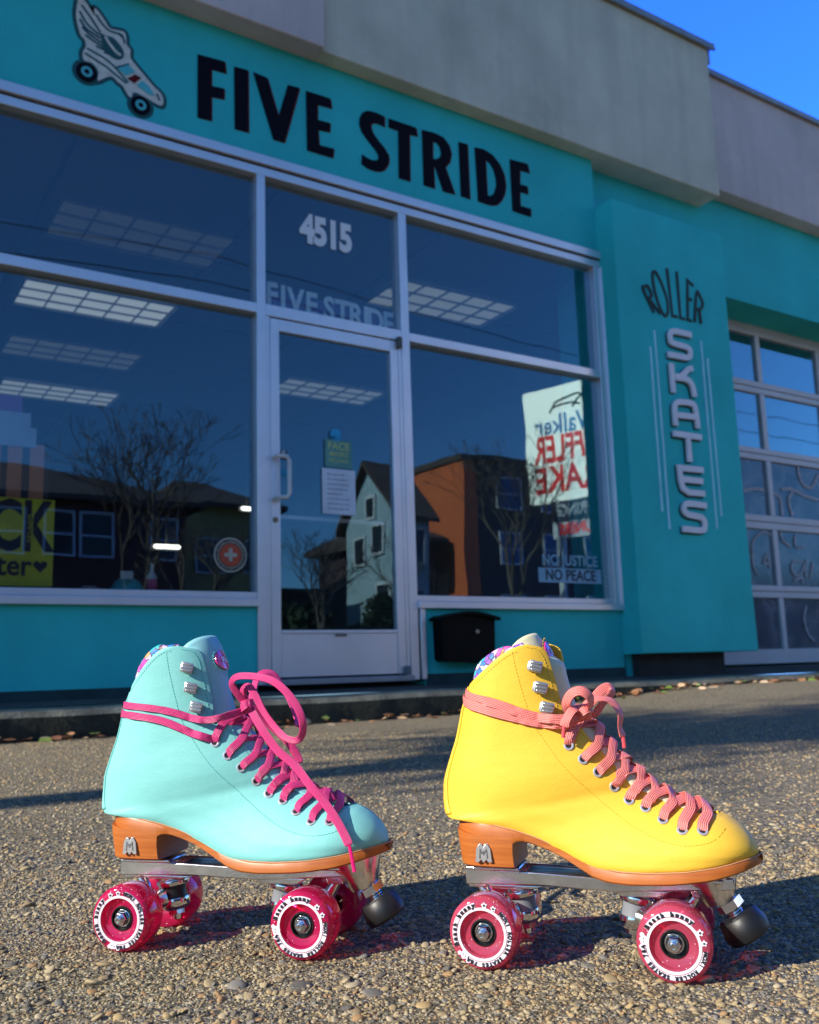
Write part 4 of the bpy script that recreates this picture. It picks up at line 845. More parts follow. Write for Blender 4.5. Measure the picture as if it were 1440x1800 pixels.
bare_tree('bare tree far left across the street', -2.0, -21, 7.5, 14, 0.5)
bare_tree('bare tree far right beyond the pole sign', 29, -21, 8.0, 19, 0.5)
HEDGE = simple('dark hedge leaves', (0.03, 0.05, 0.02), 0.9, 0, 0.4, 6)
def hedge(label, x0, x1, y, h, n):
    VL = []; FL = []
    for i in range(n):
        x = rng.uniform(x0, x1); hh = h*(0.75+0.25*sin(x*2.1)+0.12*sin(x*5.3)); z = hh*sqrt(rng.random()); yy = y+rng.normal(0, 0.35); s = rng.uniform(0.05, 0.12)
        a = Vector(rng.normal(size=3)).normalized(); b_ = a.orthogonal().normalized(); n0 = len(VL); q = Vector((x, yy, z))
        VL += [tuple(q-a*s), tuple(q+b_*s*.6), tuple(q+a*s), tuple(q-b_*s*.6)]; FL.append((n0, n0+1, n0+2, n0+3))
    o = obj('hedge', (VL, [], FL), HEDGE); tag(o, label, 'hedge')
hedge('dark unclipped hedge along the far pavement left of the grey gabled house', 12.3, 16.4, -21.6, 2.4, 8000)
hedge('dark hedge along the far pavement before the olive house', 8.5, 12.2, -23, 1.7, 3500)
# overhead wires and the street tree to the left whose shadow crosses the paving
LEAFM = simple('evergreen leaves', (0.05, 0.09, 0.03), 0.7, 0, 0.3, 3)
st_ = thing('street_tree', 'slim street tree with one dense leafy head standing left of the shop window', 'tree', (-6.6, -2.30, 0))
bm = bmesh.new(); tube(bm, [(0, 0, -0.1), (0.02, 0, 0.6), (0, 0.02, 2.4), (0.05, 0.05, 4.2), (0.05, 0.35, 5.2)], [0.17, 0.13, 0.12, 0.10, 0.07], 12)
obj('trunk', bm, BARK, st_)
rnd = random.Random(5); bm = bmesh.new(); VL = []; FL = []
for k in range(30):
    a = rnd.uniform(0, 2*pi); e = rnd.uniform(0.1, 1.3); L = rnd.uniform(0.7, 1.35); z0 = rnd.uniform(4.2, 5.2)
    p0 = Vector((0.05, 0.15+0.2*(z0-4.2), z0)); d = Vector((cos(a)*cos(e), sin(a)*cos(e), sin(e))); p1 = p0+d*L*0.5+Vector((0, 0, .05)); p2 = p0+d*L+Vector((0, 0.1, .12))
    tube(bm, [p0, p1, p2], [0.03, 0.02, 0.008], 5, caps=False)
    for j in range(190):
        t = rnd.uniform(0.3, 1.05); q = p0.lerp(p2, t)+Vector((rnd.gauss(0, .17), rnd.gauss(0, .17), rnd.gauss(0, .15))); sz = rnd.uniform(0.03, 0.06)
        a_ = Vector((rnd.gauss(0, 1), rnd.gauss(0, 1), rnd.gauss(0, 1))).normalized(); b_ = a_.orthogonal().normalized()
        n0 = len(VL); VL += [tuple(q-a_*sz), tuple(q+b_*sz*.5), tuple(q+a_*sz), tuple(q-b_*sz*.5)]; FL.append((n0, n0+1, n0+2, n0+3))
obj('crown', bm, BARK, st_); obj('leaves', (VL, [], FL), LEAFM, st_)

for k, (yy, z0, lb) in enumerate(((-8.6, 6.3, 'lower overhead wire strung along the near side of the street'), (-8.9, 6.9, 'upper overhead wire strung along the near side of the street'))):
    bm = bmesh.new(); pts = []
    for a, b in ((-30, 5), (5, 40), (40, 75)):
        pts += [(a+(b-a)*t, yy, z0-0.7*4*t*(1-t)) for t in np.linspace(0, 1, 9)[:-1]]
    tube(bm, pts, 0.009, 5); tag(obj('overhead_wire', bm, simple('wire', (0.03, 0.03, 0.03), 0.6)), lb, 'wire')

# ------------------------------------------------------------------ roller skates
def leather(name, col, rough=0.52):
    m, nt, b = new_mat(name); co = coords(nt)
    n = noise(nt, co, 18, 3); c = ramp(nt, [(0.3, tuple(v*0.96 for v in col)), (0.7, col)], n.outputs[0]).outputs[0]
    nt.links.new(c, b.inputs['Base Color']); b.inputs['Roughness'].default_value = rough; b.inputs['Specular IOR Level'].default_value = 0.3
    b.inputs['Coat Weight'].default_value = 0.0; b.inputs['Coat Roughness'].default_value = 0.35
    v = nd(nt, 'ShaderNodeTexVoronoi'); v.inputs['Scale'].default_value = 700; nt.links.new(co, v.inputs['Vector'])
    wr = nd(nt, 'ShaderNodeMapping'); wr.inputs['Scale'].default_value = (60, 60, 14); nt.links.new(co, wr.inputs[0]); w2 = noise(nt, wr.outputs[0], 1.0, 4)
    h = math_n(nt, 'ADD', math_n(nt, 'MULTIPLY', v.outputs['Distance'], 0.25), math_n(nt, 'MULTIPLY', w2.outputs[0], 0.6))
    cr_ = nd(nt, 'ShaderNodeMapping'); cr_.inputs['Scale'].default_value = (34, 34, 70); cr_.inputs['Rotation'].default_value = (0.3, 0.5, 0.2); nt.links.new(co, cr_.inputs[0]); cn = noise(nt, cr_.outputs[0], 1.0, 3, 0.5)
    b0_ = bump(nt, None, cn.outputs[0], 0.16, 0.004); bump(nt, b, h, 0.45, 0.0007, b0_.outputs[0]); return m
def lace_mat(name, col, dark, sheen):
    m, nt, b = new_mat(name); uv = nd(nt, 'ShaderNodeUVMap'); sx = nd(nt, 'ShaderNodeSeparateXYZ'); nt.links.new(uv.outputs[0], sx.inputs[0])
    rib = math_n(nt, 'SINE', math_n(nt, 'MULTIPLY', sx.outputs[0], 2*pi*6)); st = math_n(nt, 'SINE', math_n(nt, 'MULTIPLY', sx.outputs[1], 2*pi*700))
    ribp = math_n(nt, 'MULTIPLY_ADD', rib, 0.5, 0.5); stp = math_n(nt, 'MULTIPLY_ADD', st, 0.5, 0.5); f = math_n(nt, 'MULTIPLY', ribp, stp)
    c = mixc(nt, dark, col, math_n(nt, 'MULTIPLY_ADD', ribp, 0.6, 0.4)); c = mixc(nt, c, sheen, math_n(nt, 'MULTIPLY', math_n(nt, 'POWER', f, 2.0), 0.55))
    nt.links.new(c, b.inputs['Base Color']); b.inputs['Roughness'].default_value = 0.42; b.inputs['Sheen Weight'].default_value = 0.05
    bump(nt, b, math_n(nt, 'ADD', ribp, math_n(nt, 'MULTIPLY', f, 0.5)), 0.8, 0.0005); return m
def lining_mat():
    m, nt, b = new_mat('printed lining'); co = coords(nt); wn_ = noise(nt, co, 70, 2); wv = mixc(nt, co, wn_.outputs['Color'], 0.012)
    v = nd(nt, 'ShaderNodeTexVoronoi'); v.inputs['Scale'].default_value = 150; nt.links.new(wv, v.inputs['Vector']); sp = nd(nt, 'ShaderNodeSeparateColor'); nt.links.new(v.outputs['Color'], sp.inputs[0])
    c = ramp(nt, [(0, (0.02, 0.50, 0.55)), (0.16, (0.80, 0.10, 0.40)), (0.32, (0.30, 0.10, 0.60)), (0.46, (0.90, 0.35, 0.10)), (0.58, (0.75, 0.45, 0.75)), (0.70, (0.05, 0.20, 0.60)), (0.82, (0.75, 0.75, 0.80)), (0.92, (0.55, 0.05, 0.35))], sp.outputs[0], 'CONSTANT').outputs[0]
    e = nd(nt, 'ShaderNodeTexVoronoi'); e.feature = 'DISTANCE_TO_EDGE'; e.inputs['Scale'].default_value = 150; nt.links.new(wv, e.inputs['Vector'])
    c = mixc(nt, (0.06, 0.04, 0.12), c, ramp(nt, [(0.03, (0, 0, 0)), (0.08, (1, 1, 1))], e.outputs['Distance']).outputs[0])
    nt.links.new(c, b.inputs['Base Color']); b.inputs['Roughness'].default_value = 0.6; return m
CHROME = simple('polished chrome', (0.78, 0.78, 0.80), 0.12, 1.0, 0.03, 40); CASTAL = simple('cast aluminium', (0.82, 0.81, 0.79), 0.20, 1.0, 0.15, 60, 0.25, 400, 0.0005)
BLKP = simple('black plastic', (0.012, 0.012, 0.013), 0.35); RUBB = simple('black rubber', (0.008, 0.008, 0.009), 0.45, 0, 0.15, 60, 0.2, 500, 0.0005)
CUSH = simple('grey cushion', (0.20, 0.21, 0.23), 0.5)
PWHITE = simple('white print', (0.75, 0.70, 0.76), 0.45); PBLACK = simple('black print', (0.01, 0.008, 0.012), 0.5)
LINING = lining_mat(); EYE = simple('pearl eyelet metal', (0.72, 0.66, 0.66), 0.25, 0.6); HOLE = simple('eyelet hole', (0.01, 0.008, 0.01), 0.8); PEARL = simple('pearl hook metal', (0.70, 0.68, 0.66), 0.25, 0.75)
TAN = None
def sole_mat():
    m, nt, b = new_mat('tan stacked sole'); co = coords(nt); mp = nd(nt, 'ShaderNodeMapping'); mp.inputs['Scale'].default_value = (12, 12, 330); nt.links.new(co, mp.inputs[0])
    n = noise(nt, mp.outputs[0], 1.0, 3, 0.6); n2 = noise(nt, co, 30, 3)
    c = ramp(nt, [(0.30, (0.37, 0.095, 0.014)), (0.5, (0.44, 0.122, 0.018)), (0.72, (0.48, 0.14, 0.026))], n.outputs[0]).outputs[0]
    c = mixc(nt, c, (0.70, 0.36, 0.16), ramp(nt, [(0.70, (0, 0, 0)), (0.74, (0.4, 0.4, 0.4))], n.outputs[0]).outputs[0])
    nt.links.new(c, b.inputs['Base Color']); b.inputs['Roughness'].default_value = 0.45; b.inputs['Coat Weight'].default_value = 0.08; b.inputs['Coat Roughness'].default_value = 0.3
    bump(nt, b, n.outputs[0], 0.25, 0.0006); return m
SOLE = sole_mat(); WELT = simple('pale welt thread', (0.55, 0.27, 0.13), 0.6)
def urethane(name, col, clear):
    m = bpy.data.materials.new(name); m.use_nodes = True; nt = m.node_tree; nt.nodes.clear(); co = coords(nt)
    out = nd(nt, 'ShaderNodeOutputMaterial'); tr = nd(nt, 'ShaderNodeBsdfTransparent'); tl = nd(nt, 'ShaderNodeBsdfTranslucent'); df = nd(nt, 'ShaderNodeBsdfDiffuse'); gl = nd(nt, 'ShaderNodeBsdfGlossy')
    n = noise(nt, co, 45, 3); cc = ramp(nt, [(0.35, tuple(v*0.75 for v in col)), (0.65, col)], n.outputs[0]).outputs[0]
    tr.inputs[0].default_value = (*clear, 1); nt.links.new(cc, tl.inputs[0]); nt.links.new(cc, df.inputs[0])
    gl.inputs['Roughness'].default_value = 0.07; gl.inputs[0].default_value = (1, 1, 1, 1)
    v = nd(nt, 'ShaderNodeTexVoronoi'); v.inputs['Scale'].default_value = 900; nt.links.new(co, v.inputs['Vector']); sp = nd(nt, 'ShaderNodeSeparateColor'); nt.links.new(v.outputs['Color'], sp.inputs[0])
    fl = math_n(nt, 'MULTIPLY', math_n(nt, 'GREATER_THAN', sp.outputs[0], 0.965), math_n(nt, 'LESS_THAN', v.outputs['Distance'], 0.35))
    a = nd(nt, 'ShaderNodeMixShader'); a.inputs[0].default_value = 0.55; nt.links.new(tl.outputs[0], a.inputs[1]); nt.links.new(df.outputs[0], a.inputs[2])
    b = nd(nt, 'ShaderNodeMixShader'); b.inputs[0].default_value = 0.42; nt.links.new(a.outputs[0], b.inputs[1]); nt.links.new(tr.outputs[0], b.inputs[2])
    fd = nd(nt, 'ShaderNodeBsdfDiffuse'); fd.inputs[0].default_value = (0.9, 0.7, 0.8, 1); c = nd(nt, 'ShaderNodeMixShader'); nt.links.new(fl, c.inputs[0]); nt.links.new(b.outputs[0], c.inputs[1]); nt.links.new(fd.outputs[0], c.inputs[2])
    fr = nd(nt, 'ShaderNodeFresnel'); gm = nd(nt, 'ShaderNodeNewGeometry'); nt.links.new(math_n(nt, 'MULTIPLY_ADD', gm.outputs['Backfacing'], 1/1.5-1.5, 1.5), fr.inputs[0]); d = nd(nt, 'ShaderNodeMixShader'); nt.links.new(fr.outputs[0], d.inputs[0]); nt.links.new(c.outputs[0], d.inputs[1]); nt.links.new(gl.outputs[0], d.inputs[2])
    bp = bump(nt, None, noise(nt, co, 120, 2).outputs[0], 0.15, 0.0006); nt.links.new(bp.outputs[0], gl.inputs['Normal'])
    nt.links.new(d.outputs[0], out.inputs[0]); return m

# side-view stations of the boot: back/bottom point, facing-edge point, throat point, half width, flatness of the bottom
KN = [(-94,234,-33,268,-15,273,.0345,0),(-97,224,-19,263,-9,262,.0345,0),(-101.5,211,-13,244,-5,246,.034,0),(-105,197,-9,226,-1,229,.0335,0),
 (-108.7,183.5,-6,210,4,212,.033,0),(-113,172,-5,197,9,203,.033,0),(-118,158,8,195,16,197,.033,0),(-121,148,15,186,23,190,.0335,0),
 (-122,138,25,174.5,32,180,.034,0),(-121.5,127,35,163,42,168,.034,.1),(-117,117,46,153,52,157,.033,.4),(-104,115.5,54,146,58,149,.0325,.8),(-80,113,60,142,64,146,.032,1),
 (-45,106,71,136,75,140,.031,1),(-15,95,83,130,88,133,.0335,1),(15,81.5,97,125,101,129,.039,1),(40,78,108,122.5,110,125.5,.0415,1),
 (65,78.5,120.5,122.5,121,123,.0425,1),(90,80,130,117.5,130,117.5,.041,1),(112,83,138,110.5,138,110.5,.0355,1),(128,86,143.5,103,143.5,103,.027,1),(139,88.2,146.3,95.5,146.3,95.5,.0165,1),(145.5,89,147,91,147,91,.003,1)]
KN = np.array(KN, float); KN[:, :6] /= 1000
US = [0, .06, .12, .35, .55, .72, .84, .92, .97, 1.0]; YS = [.93, .985, 1, .985, .90, .76, .58, .40, .24, 0]
def prof(u, q):
    leg = (max(0, 1-abs(2*u-1)**2.35))**0.5
    foot = float(np.interp(u, US, YS)); return leg*(1-q)+foot*q
def sole_w(x):
    # half width of the sole in plan
    X = [-109.5, -107.5, -103, -95, -82, -60, -40, -15, 15, 45, 70, 90, 110, 125, 137, 144, 148, 149.6]
    W = [0, 9, 17, 25, 30.5, 32, 31, 31.5, 37, 42.5, 44.5, 44, 40, 33.5, 24, 15, 6.5, 0]
    return float(np.interp(x*1000, X, W))/1000
ST = [(-109,118),(-80,113.5),(-53,108),(-32,101.5),(-15,94.7),(2.4,86.9),(17.3,81.3),(36,78.3),(59,78.3),(89,80.2),(114,83.6),(134,87.6),(150,90)]
SB = [(-109,101),(-80,101),(-53,100),(-42,99.2),(-26,94.4),(-11,87.6),(2,80.3),(14.5,73.3),(27,70),(44,69.3),(78,71),(108,74.3),(127,78.6),(141,82.2),(150,84.5)]
def curve(P, x): return float(np.interp(x*1000, [p[0] for p in P], [p[1] for p in P]))/1000
EYES = [(-.0013,.1811),(.0102,.1694),(.022,.1585),(.0345,.146),(.046,.1352),(.0593,.1292),(.0733,.1205),(.0886,.1132),(.1046,.113)]
EYES = [(x, z-0.001) for x, z in EYES]
HOOKS = [(-.0282,.2482),(-.0246,.2299),(-.0197,.2124)]

def skate(label, loc, ang, wb, fx, fz, leath, dk_thread, lacem, aglet_m, wheel_m, dims, bow, rots):
    root = thing('roller_skate', label, 'roller skate', loc, rotz=ang, group='roller skates on the paving')
    def mp(p):  # side-view shape to this skate's size
        x, y, z = p; return (fx(x), y*dims['w'], fz(z))
    def part(name, bm, mat, parent=root, **kw):
        bmesh.ops.recalc_face_normals(bm, faces=bm.faces); return obj(name, bm, mat, parent, **kw)
    KN_ = KN.copy(); KN_[0, 1] += dims['k0']; KN_[1, 1] += dims['k0']*0.6
    K = catmull(KN_, 5); K[:, 6] = np.clip(K[:, 6], 0.001, 1); K[:, 7] = np.clip(K[:, 7], 0, 1)
    nS = len(K); nV = 26
    def sect(i, v, side, off=0.0):
        bx, bz, ex, ez, tx, tz, h, q = K[i]
        le = sqrt((ex-bx)**2+(ez-bz)**2); lt = max(1e-6, sqrt((tx-bx)**2+(tz-bz)**2)); r = min(1.0, le/lt)
        if i >= 17*5: r = 1.0
        u = v*r; yy = (h+off)*prof(u, q)
        bl = dims['bulge']*max(0, 1-i/9)*sin(pi*min(1, v)**1.9)
        fo = dims['far']*max(0, 1-i/16)*v**3 if side > 0 else 0
        return Vector(mp((bx+(ex-bx)*v-bl*0.35+fo, side*yy, bz+(ez-bz)*v+bl)))
    vv = [1-cos(pi*k/nV) for k in range(nV+1)]; vv = [0.5*a for a in vv]
    bm = bmesh.new(); G = {}
    for side in (-1, 1):
        for i in range(nS):
            for k in range(nV+1): G[side, i, k] = bm.verts.new(sect(i, vv[k], side))
        for i in range(nS-1):
            for k in range(nV):
                f = [G[side, i, k], G[side, i+1, k], G[side, i+1, k+1], G[side, i, k+1]]
                if side > 0: f.reverse()
                bm.faces.new(f).smooth = True
    bmesh.ops.remove_doubles(bm, verts=bm.verts, dist=0.0004)
    bmesh.ops.recalc_face_normals(bm, faces=bm.faces)
    tree = BVHTree.FromBMesh(bm)
    # make sure normals point out (away from the boot's inside)
    hit = tree.ray_cast(Vector((fx(-.02), -.3, fz(.13))), Vector((0, 1, 0)))
    if hit[1].y > 0: bmesh.ops.reverse_faces(bm, faces=bm.faces)
    tree = BVHTree.FromBMesh(bm)
    upper = obj('boot_upper', bm, leath, root, smooth=True, solid=0.0022)
    def surf(x, z, side=-1, off=0.0):
        """point and outward normal on the leather at side-view place x, z (already in this skate's size)"""
        h = tree.ray_cast(Vector((x, side*0.3, z)), Vector((0, -side, 0)))
        if h[0] is None: return Vector((x, side*0.016, z)), Vector((0, side, 0))
        n = h[1].copy()
        if n.y*side < 0: n = -n
        return h[0]+n*off, n
    # back stay strip
    bm = bmesh.new(); rows = []
    for i in range(1, 50):
        row = [sect(i, v, s, 0.0) for s, v in ((-1, .050), (-1, .03), (-1, .012), (1, 0), (1, .012), (1, .03), (1, .050))]
        row = [p+Vector((-0.0012, s*0.0004, 0)) for p, s in zip(row, (-1, -1, -1, 0, 1, 1, 1))]; rows.append([bm.verts.new(p) for p in row])
    for a, b in zip(rows, rows[1:]):
        for k in range(6): bm.faces.new((a[k], a[k+1], b[k+1], b[k])).smooth = True
    part('back_stay', bm, leath, solid=0.0012)
    # tongue
    bm = bmesh.new(); rows = []; top = dims['tongue']
    pts = [tuple(p) for p in top]+[(K[i][4]-0.0005, K[i][5]-0.0015) for i in range(8, 16*5, 3)]
    pts = catmull(pts, 2); n = len(pts)
    for j, (x, z) in enumerate(pts):
        f = j/(n-1); wd = 0.027*(1-f)+0.012*f if f > 0.12 else 0.0285; cv = 0.013*(1-f)**1.0+0.004
        row = []
        for t in np.linspace(-1, 1, 15):
            dx = -cv*abs(t)**2.2; dz = -0.35*cv*abs(t)**2.2
            fold = 0.0
            row.append(bm.verts.new(mp((x+dx+dims['lean']*max(0, t)*(1-f)**3, wd*t*(1-0.1*abs(t)), z+dz-0.006*(abs(t)**6)*(1 if j < 3 else 0)))))
        rows.append(row)
    for a, b in zip(rows, rows[1:]):
        for k in range(14): bm.faces.new((a[k], a[k+1], b[k+1], b[k])).smooth = True
    tg = part('tongue', bm, dims['tonguem'], solid=0.003)
    ttree = None
    # badge on the tongue
    c0 = Vector(mp((dims['badge'][0], 0.004, dims['badge'][1]))); nx_ = Vector((0.93, 0, 0.36)); ux = Vector((0, 1, 0)); uz = nx_.cross(ux).normalized()*-1
    if uz.z < 0: uz = -uz
    def badge(bm, a, b, h0, h1, mi):
        r0 = []; 
        for (s, h) in ((1.0, h0), (1.0, h1*0.7), (0.8, h1), (0.0, h1*1.15)):
            ring = [bm.verts.new(c0+ux*cos(2*pi*k/28)*a*s+uz*sin(2*pi*k/28)*b*s*(1-0.18*(sin(2*pi*k/28) < 0))+nx_*(h-0.0105*abs((cos(2*pi*k/28)*a*s+0.004)/0.027)**2)) for k in range(28)] if s > 0 else [bm.verts.new(c0+nx_*h)]
            if r0:
                for k in range(28):
                    f = (r0[k], r0[(k+1) % 28], ring[(k+1) % 28], ring[k]) if len(ring) > 1 else (r0[k], r0[(k+1) % 28], ring[0])
                    bm.faces.new(f).smooth = True
            r0 = ring
    bm = bmesh.new(); badge(bm, 0.0155, 0.0115, 0.0002, 0.0022, 0); bd = part('badge', bm, dims['badgem'], tg)
    m4 = Matrix.Identity(4)
    for i in range(3): m4[i][0] = ux[i]; m4[i][1] = uz[i]; m4[i][2] = nx_[i]; m4[i][3] = (c0+nx_*0.0030)[i]
    bm = bmesh.new(); text_bm('Moxi', 0.0100, 0.0002, 0.0002, bm=bm, mat4=m4, condense=0.85)
    for v_ in bm.verts: v_.co -= nx_*(0.0105*(((v_.co-c0).dot(ux)+0.004)/0.027)**2+0.0004)
    part('badge_word', bm, PWHITE, tg)
    bm = bmesh.new()
    for k in range(26):
        a0 = 2*pi*k/26; a1 = a0+2*pi/26*0.6
        tube(bm, [c0+ux*cos(a)*0.0185+uz*sin(a)*0.0145+nx_*(0.0010-0.0105*abs((cos(a)*0.0185+0.004)/0.027)**2) for a in (a0, a1)], 0.0004, 4)
    part('badge_stitching', bm, dk_thread, tg)
    # padded collar lining
    bm = bmesh.new(); rows = []
    sides = [(-1, v) for v in np.linspace(0.97, 0.02, 22)]+[(1, v) for v in np.linspace(0.02, 0.97, 22)]
    cx = Vector(mp((-0.058, 0, 0.25)))
    for s, v in sides:
        b0 = sect(0, v, s); q = max(0, 1-v/0.80); rise = dims['collar']*q**0.75+0.0015; rz = fz(0.25)-fz(0.249)
        outd = Vector((b0.x-cx.x, (b0.y)*1.5, 0)).normalized(); a = b0-outd*0.0022
        back = 0.35*q*rise
        prof_ = [(-0.0005, -0.020), (0.0, -0.004), (0.0008+back*0, rise*0.55), (-0.0015, rise*0.9), (-0.0045, rise+0.0012), (-0.0085, rise-0.0015), (-0.0105, rise-0.010), (-0.0105, -0.035)]
        rows.append([bm.verts.new(a+outd*(d-0.0)+Vector((0.25*rise*(h > 0)*q*(h/(rise+1e-6)), 0, h))) for d, h in prof_])
    for a, b in zip(rows, rows[1:]):
        for k in range(7): bm.faces.new((a[k], a[k+1], b[k+1], b[k])).smooth = True
    part('collar_lining', bm, LINING, subsurf=1)
    # sole: welt layer and heel
    xs_ = np.concatenate([-0.1085+0.0285*(1-np.cos(np.linspace(0, pi/2, 9))), np.linspace(-0.072, 0.105, 34), 0.110+0.0395*np.sin(np.linspace(0.05, pi/2, 14))])
    bm = bmesh.new(); rows = []
    for x in xs_:
        wd = max(0.0008, sole_w(x)); zt = curve(ST, x)+0.0006; zb = curve(SB, x) if x > -0.0535 else curve(ST, x)-0.012; zb = min(zb, zt-0.003)
        m_ = (zt+zb)/2; hh = (zt-zb)/2; iz = 0.0014 if x > -0.05 else 0.0001
        rows.append([bm.verts.new(mp((x, s*(wd-i_), m_+k_*hh))) for s, i_, k_ in ((-1, 0.012, 1), (-1, 0.0008, 1), (-1, 0, .75), (-1, 0, -.7), (-1, iz, -1), (1, iz, -1), (1, 0, -.7), (1, 0, .75), (1, 0.0008, 1), (1, 0.012, 1))])
    for a, b in zip(rows, rows[1:]):
        for k in range(10): bm.faces.new((a[k], a[(k+1) % 10], b[(k+1) % 10], b[k])).smooth = True
    bm.faces.new(rows[0]); bm.faces.new(rows[-1][::-1])
    sl = part('sole', bm, SOLE)
    # heel block: outline in plan, rounded at the back, straight front slightly curved in
    bm = bmesh.new(); plan = []
    for x in [-0.0535, -0.062, -0.075]: plan.append((x, -(sole_w(x)+0.0001)))
    for a in np.linspace(0, pi, 19):
        plan.append((-0.077-0.0312*abs(sin(a))**0.8, -0.0305*(abs(cos(a))**0.8)*(1 if cos(a) > 0 else -1)))
    for x in [-0.075, -0.062, -0.0535]: plan.append((x, sole_w(x)+0.0001))
    lv = [(0, 0.0), (0.2, 0.0), (0.45, 0.0006), (0.75, 0.0014), (0.95, 0.002), (1.0, 0.0035)]
    rows = []
    for t_, ins in lv:
        row = []
        for (x, y) in plan:
            dx = x+0.077; sc = 1-ins/0.031; xx = -0.077+dx*sc if x < -0.077 else x-(0.0010*sin(pi*t_) if x > -0.054 else 0)
            if x < -0.09: xx -= 0.0010*(1-t_)
            zt_ = curve(ST, x)-0.0105 if x < -0.0536 else 0.1012
            row.append(bm.verts.new(mp((xx, y*sc, zt_*(1-t_)+0.0768*t_))))
        rows.append(row)
    m_ = len(plan)
    for a, b in zip(rows, rows[1:]):
        for k in range(m_): bm.faces.new((a[k], b[k], b[(k+1) % m_], a[(k+1) % m_])).smooth = True
    bm.faces.new(rows[0]); bm.faces.new(rows[-1][::-1])
    hl_ = part('heel', bm, SOLE, smooth=False)
    # metal emblem on the heel
    bm = bmesh.new(); ex_, ez_ = fx(-0.080), fz(0.0895); MS = 0.0074
    Mp = [(-1, -1.05), (-.55, -1.05), (-.30, -.75), (-.05, -1.1), (.05, -1.1), (.30, -.75), (.55, -1.05), (1, -1.05), (.85, .45), (.50, 1.05), (.2, 1.05), (0, .62), (-.2, 1.05), (-.50, 1.05), (-.85, .45)]
    yb = -sole_w(-0.080)*dims['w']
    prism(bm, [(ex_+a*MS*1.02, ez_+b*MS) for a, b in Mp], yb-0.0016, yb+0.002)
    e_ = part('heel_emblem', bm, PEARL, bevel=0.0005)
    bm = bmesh.new()
    for s in ([(-.45, -.6), (-.38, .45), (0, -.15), (.38, .45), (.45, -.6)], [(-.35, 0), (.1, .2)]):
        stroke(bm, [(ex_+a*MS*1.02, ez_+b*MS) for a, b in s], 0.0009, yb-0.0022, yb-0.0014)
    part('emblem_line', bm, CHROME)
    # welt seam
    bm = bmesh.new()
    for s in (-1, 1):
        tube(bm, [mp((x, s*(sole_w(x)-0.0012), curve(ST, x)+0.0013)) for x in xs_[1:-1]], 0.0006, 6)
    part('welt_seam', bm, WELT)
    # stitching
    def stitches(name, pts, ln=0.0019, gap=0.0030, r=0.00036, sides=(-1, 1)):
        pts = catmull(pts, 10); seg = np.diff(pts, axis=0); L = np.concatenate([[0], np.cumsum(np.hypot(seg[:, 0], seg[:, 1]))])
        for s in sides:
            d = 0; bm = bmesh.new()
            while d+ln < L[-1]:
                ps = [(np.interp(e, L, pts[:, 0]), np.interp(e, L, pts[:, 1])) for e in (d, d+ln/2, d+ln)]
                q = [surf(x, z, s, 0.00012)[0] for x, z in ps]
                if abs(q[0].y-q[2].y) < 0.003: tube(bm, q, r, 4)
                d += gap
            part(name, bm, dk_thread)
    E2 = [(fx(K[i][2]), fz(K[i][3])) for i in range(nS)]; B2 = [(fx(K[i][0]), fz(K[i][1])) for i in range(nS)]
    def inset(i, d):
        a, b = Vector(E2[i]), Vector(B2[i]); return tuple(a+(b-a).normalized()*d)
    stitches('cuff_stitching', [inset(i, 0.004) for i in range(1, 26, 3)]+[(fx(-0.013), fz(0.193))])
    stitches('facing_edge_stitching', [inset(i, 0.0032) for i in range(28, 84, 5)])
    seam = [(-.046, .262), (-.043, .245), (-.037, .220), (-.031, .200), (-.020, .182), (-.006, .163), (.012, .144), (.030, .128), (.050, .114), (.070, .105), (.090, .1015), (.108, .1035), (.1165, .1075)]
    stitches('panel_seam', [(fx(x), fz(z)) for x, z in seam])
    te = [sect(0, v, -1) for v in (0.12, 0.3, 0.45, 0.6, 0.75, 0.88)]; stitches('top_edge_stitching', [(p.x+0.0012, p.z-0.0040) for p in te])
    stitches('toe_seam', [(fx(.1165), fz(.1075)), (fx(.121), fz(.112)), (fx(.1245), fz(.117))])
    # eyelets and hooks
    for s in (-1, 1):
        for (x, z) in EYES:
            p, n_ = surf(fx(x), fz(z), s)
            bm = bmesh.new(); prof_ = [(0.0035+0.0011*cos(t), 0.0004+0.0009*sin(t)) for t in [2*pi*k/8 for k in range(8)]]
            lathe(bm, prof_+[prof_[0]], 20, p, n_); e = part('eyelet', bm, EYE)
            bm = bmesh.new(); lathe(bm, [(0, 0.00035), (0.0027, 0.00035)], 14, p, n_); part('eyelet_hole', bm, HOLE, e)
        for (x, z) in HOOKS:
            p, n_ = surf(fx(x), fz(z), s); bm = bmesh.new()
            t1 = Vector((0.97, 0, -0.22)).normalized(); t1 = (t1-n_*t1.dot(n_)).normalized(); t2 = n_.cross(t1)
            def hb(a, b, c, sa, sb, sc_):
                v = []
                for k in (-1, 1):
                    for (i_, j_) in ((-1, -1), (1, -1), (1, 1), (-1, 1)): v.append(bm.verts.new(p+t1*(a+i_*sa)+t2*(b+j_*sb)+n_*(c+k*sc_)))
                for f in ((0,3,2,1),(4,5,6,7),(0,1,5,4),(1,2,6,5),(2,3,7,6),(3,0,4,7)): bm.faces.new([v[i_] for i_ in f])
            hb(-0.001, 0, 0.0016, 0.0048, 0.0042, 0.0016); hb(0.0008, 0, 0.0050, 0.0058, 0.0050, 0.0016)
            for k in (-1, 0, 1): hb(0.0010, k*0.0031, 0.0068, 0.0049-abs(k)*0.0005, 0.0010, 0.0008)
            part('lace_hook', bm, PEARL, bevel=0.0010)
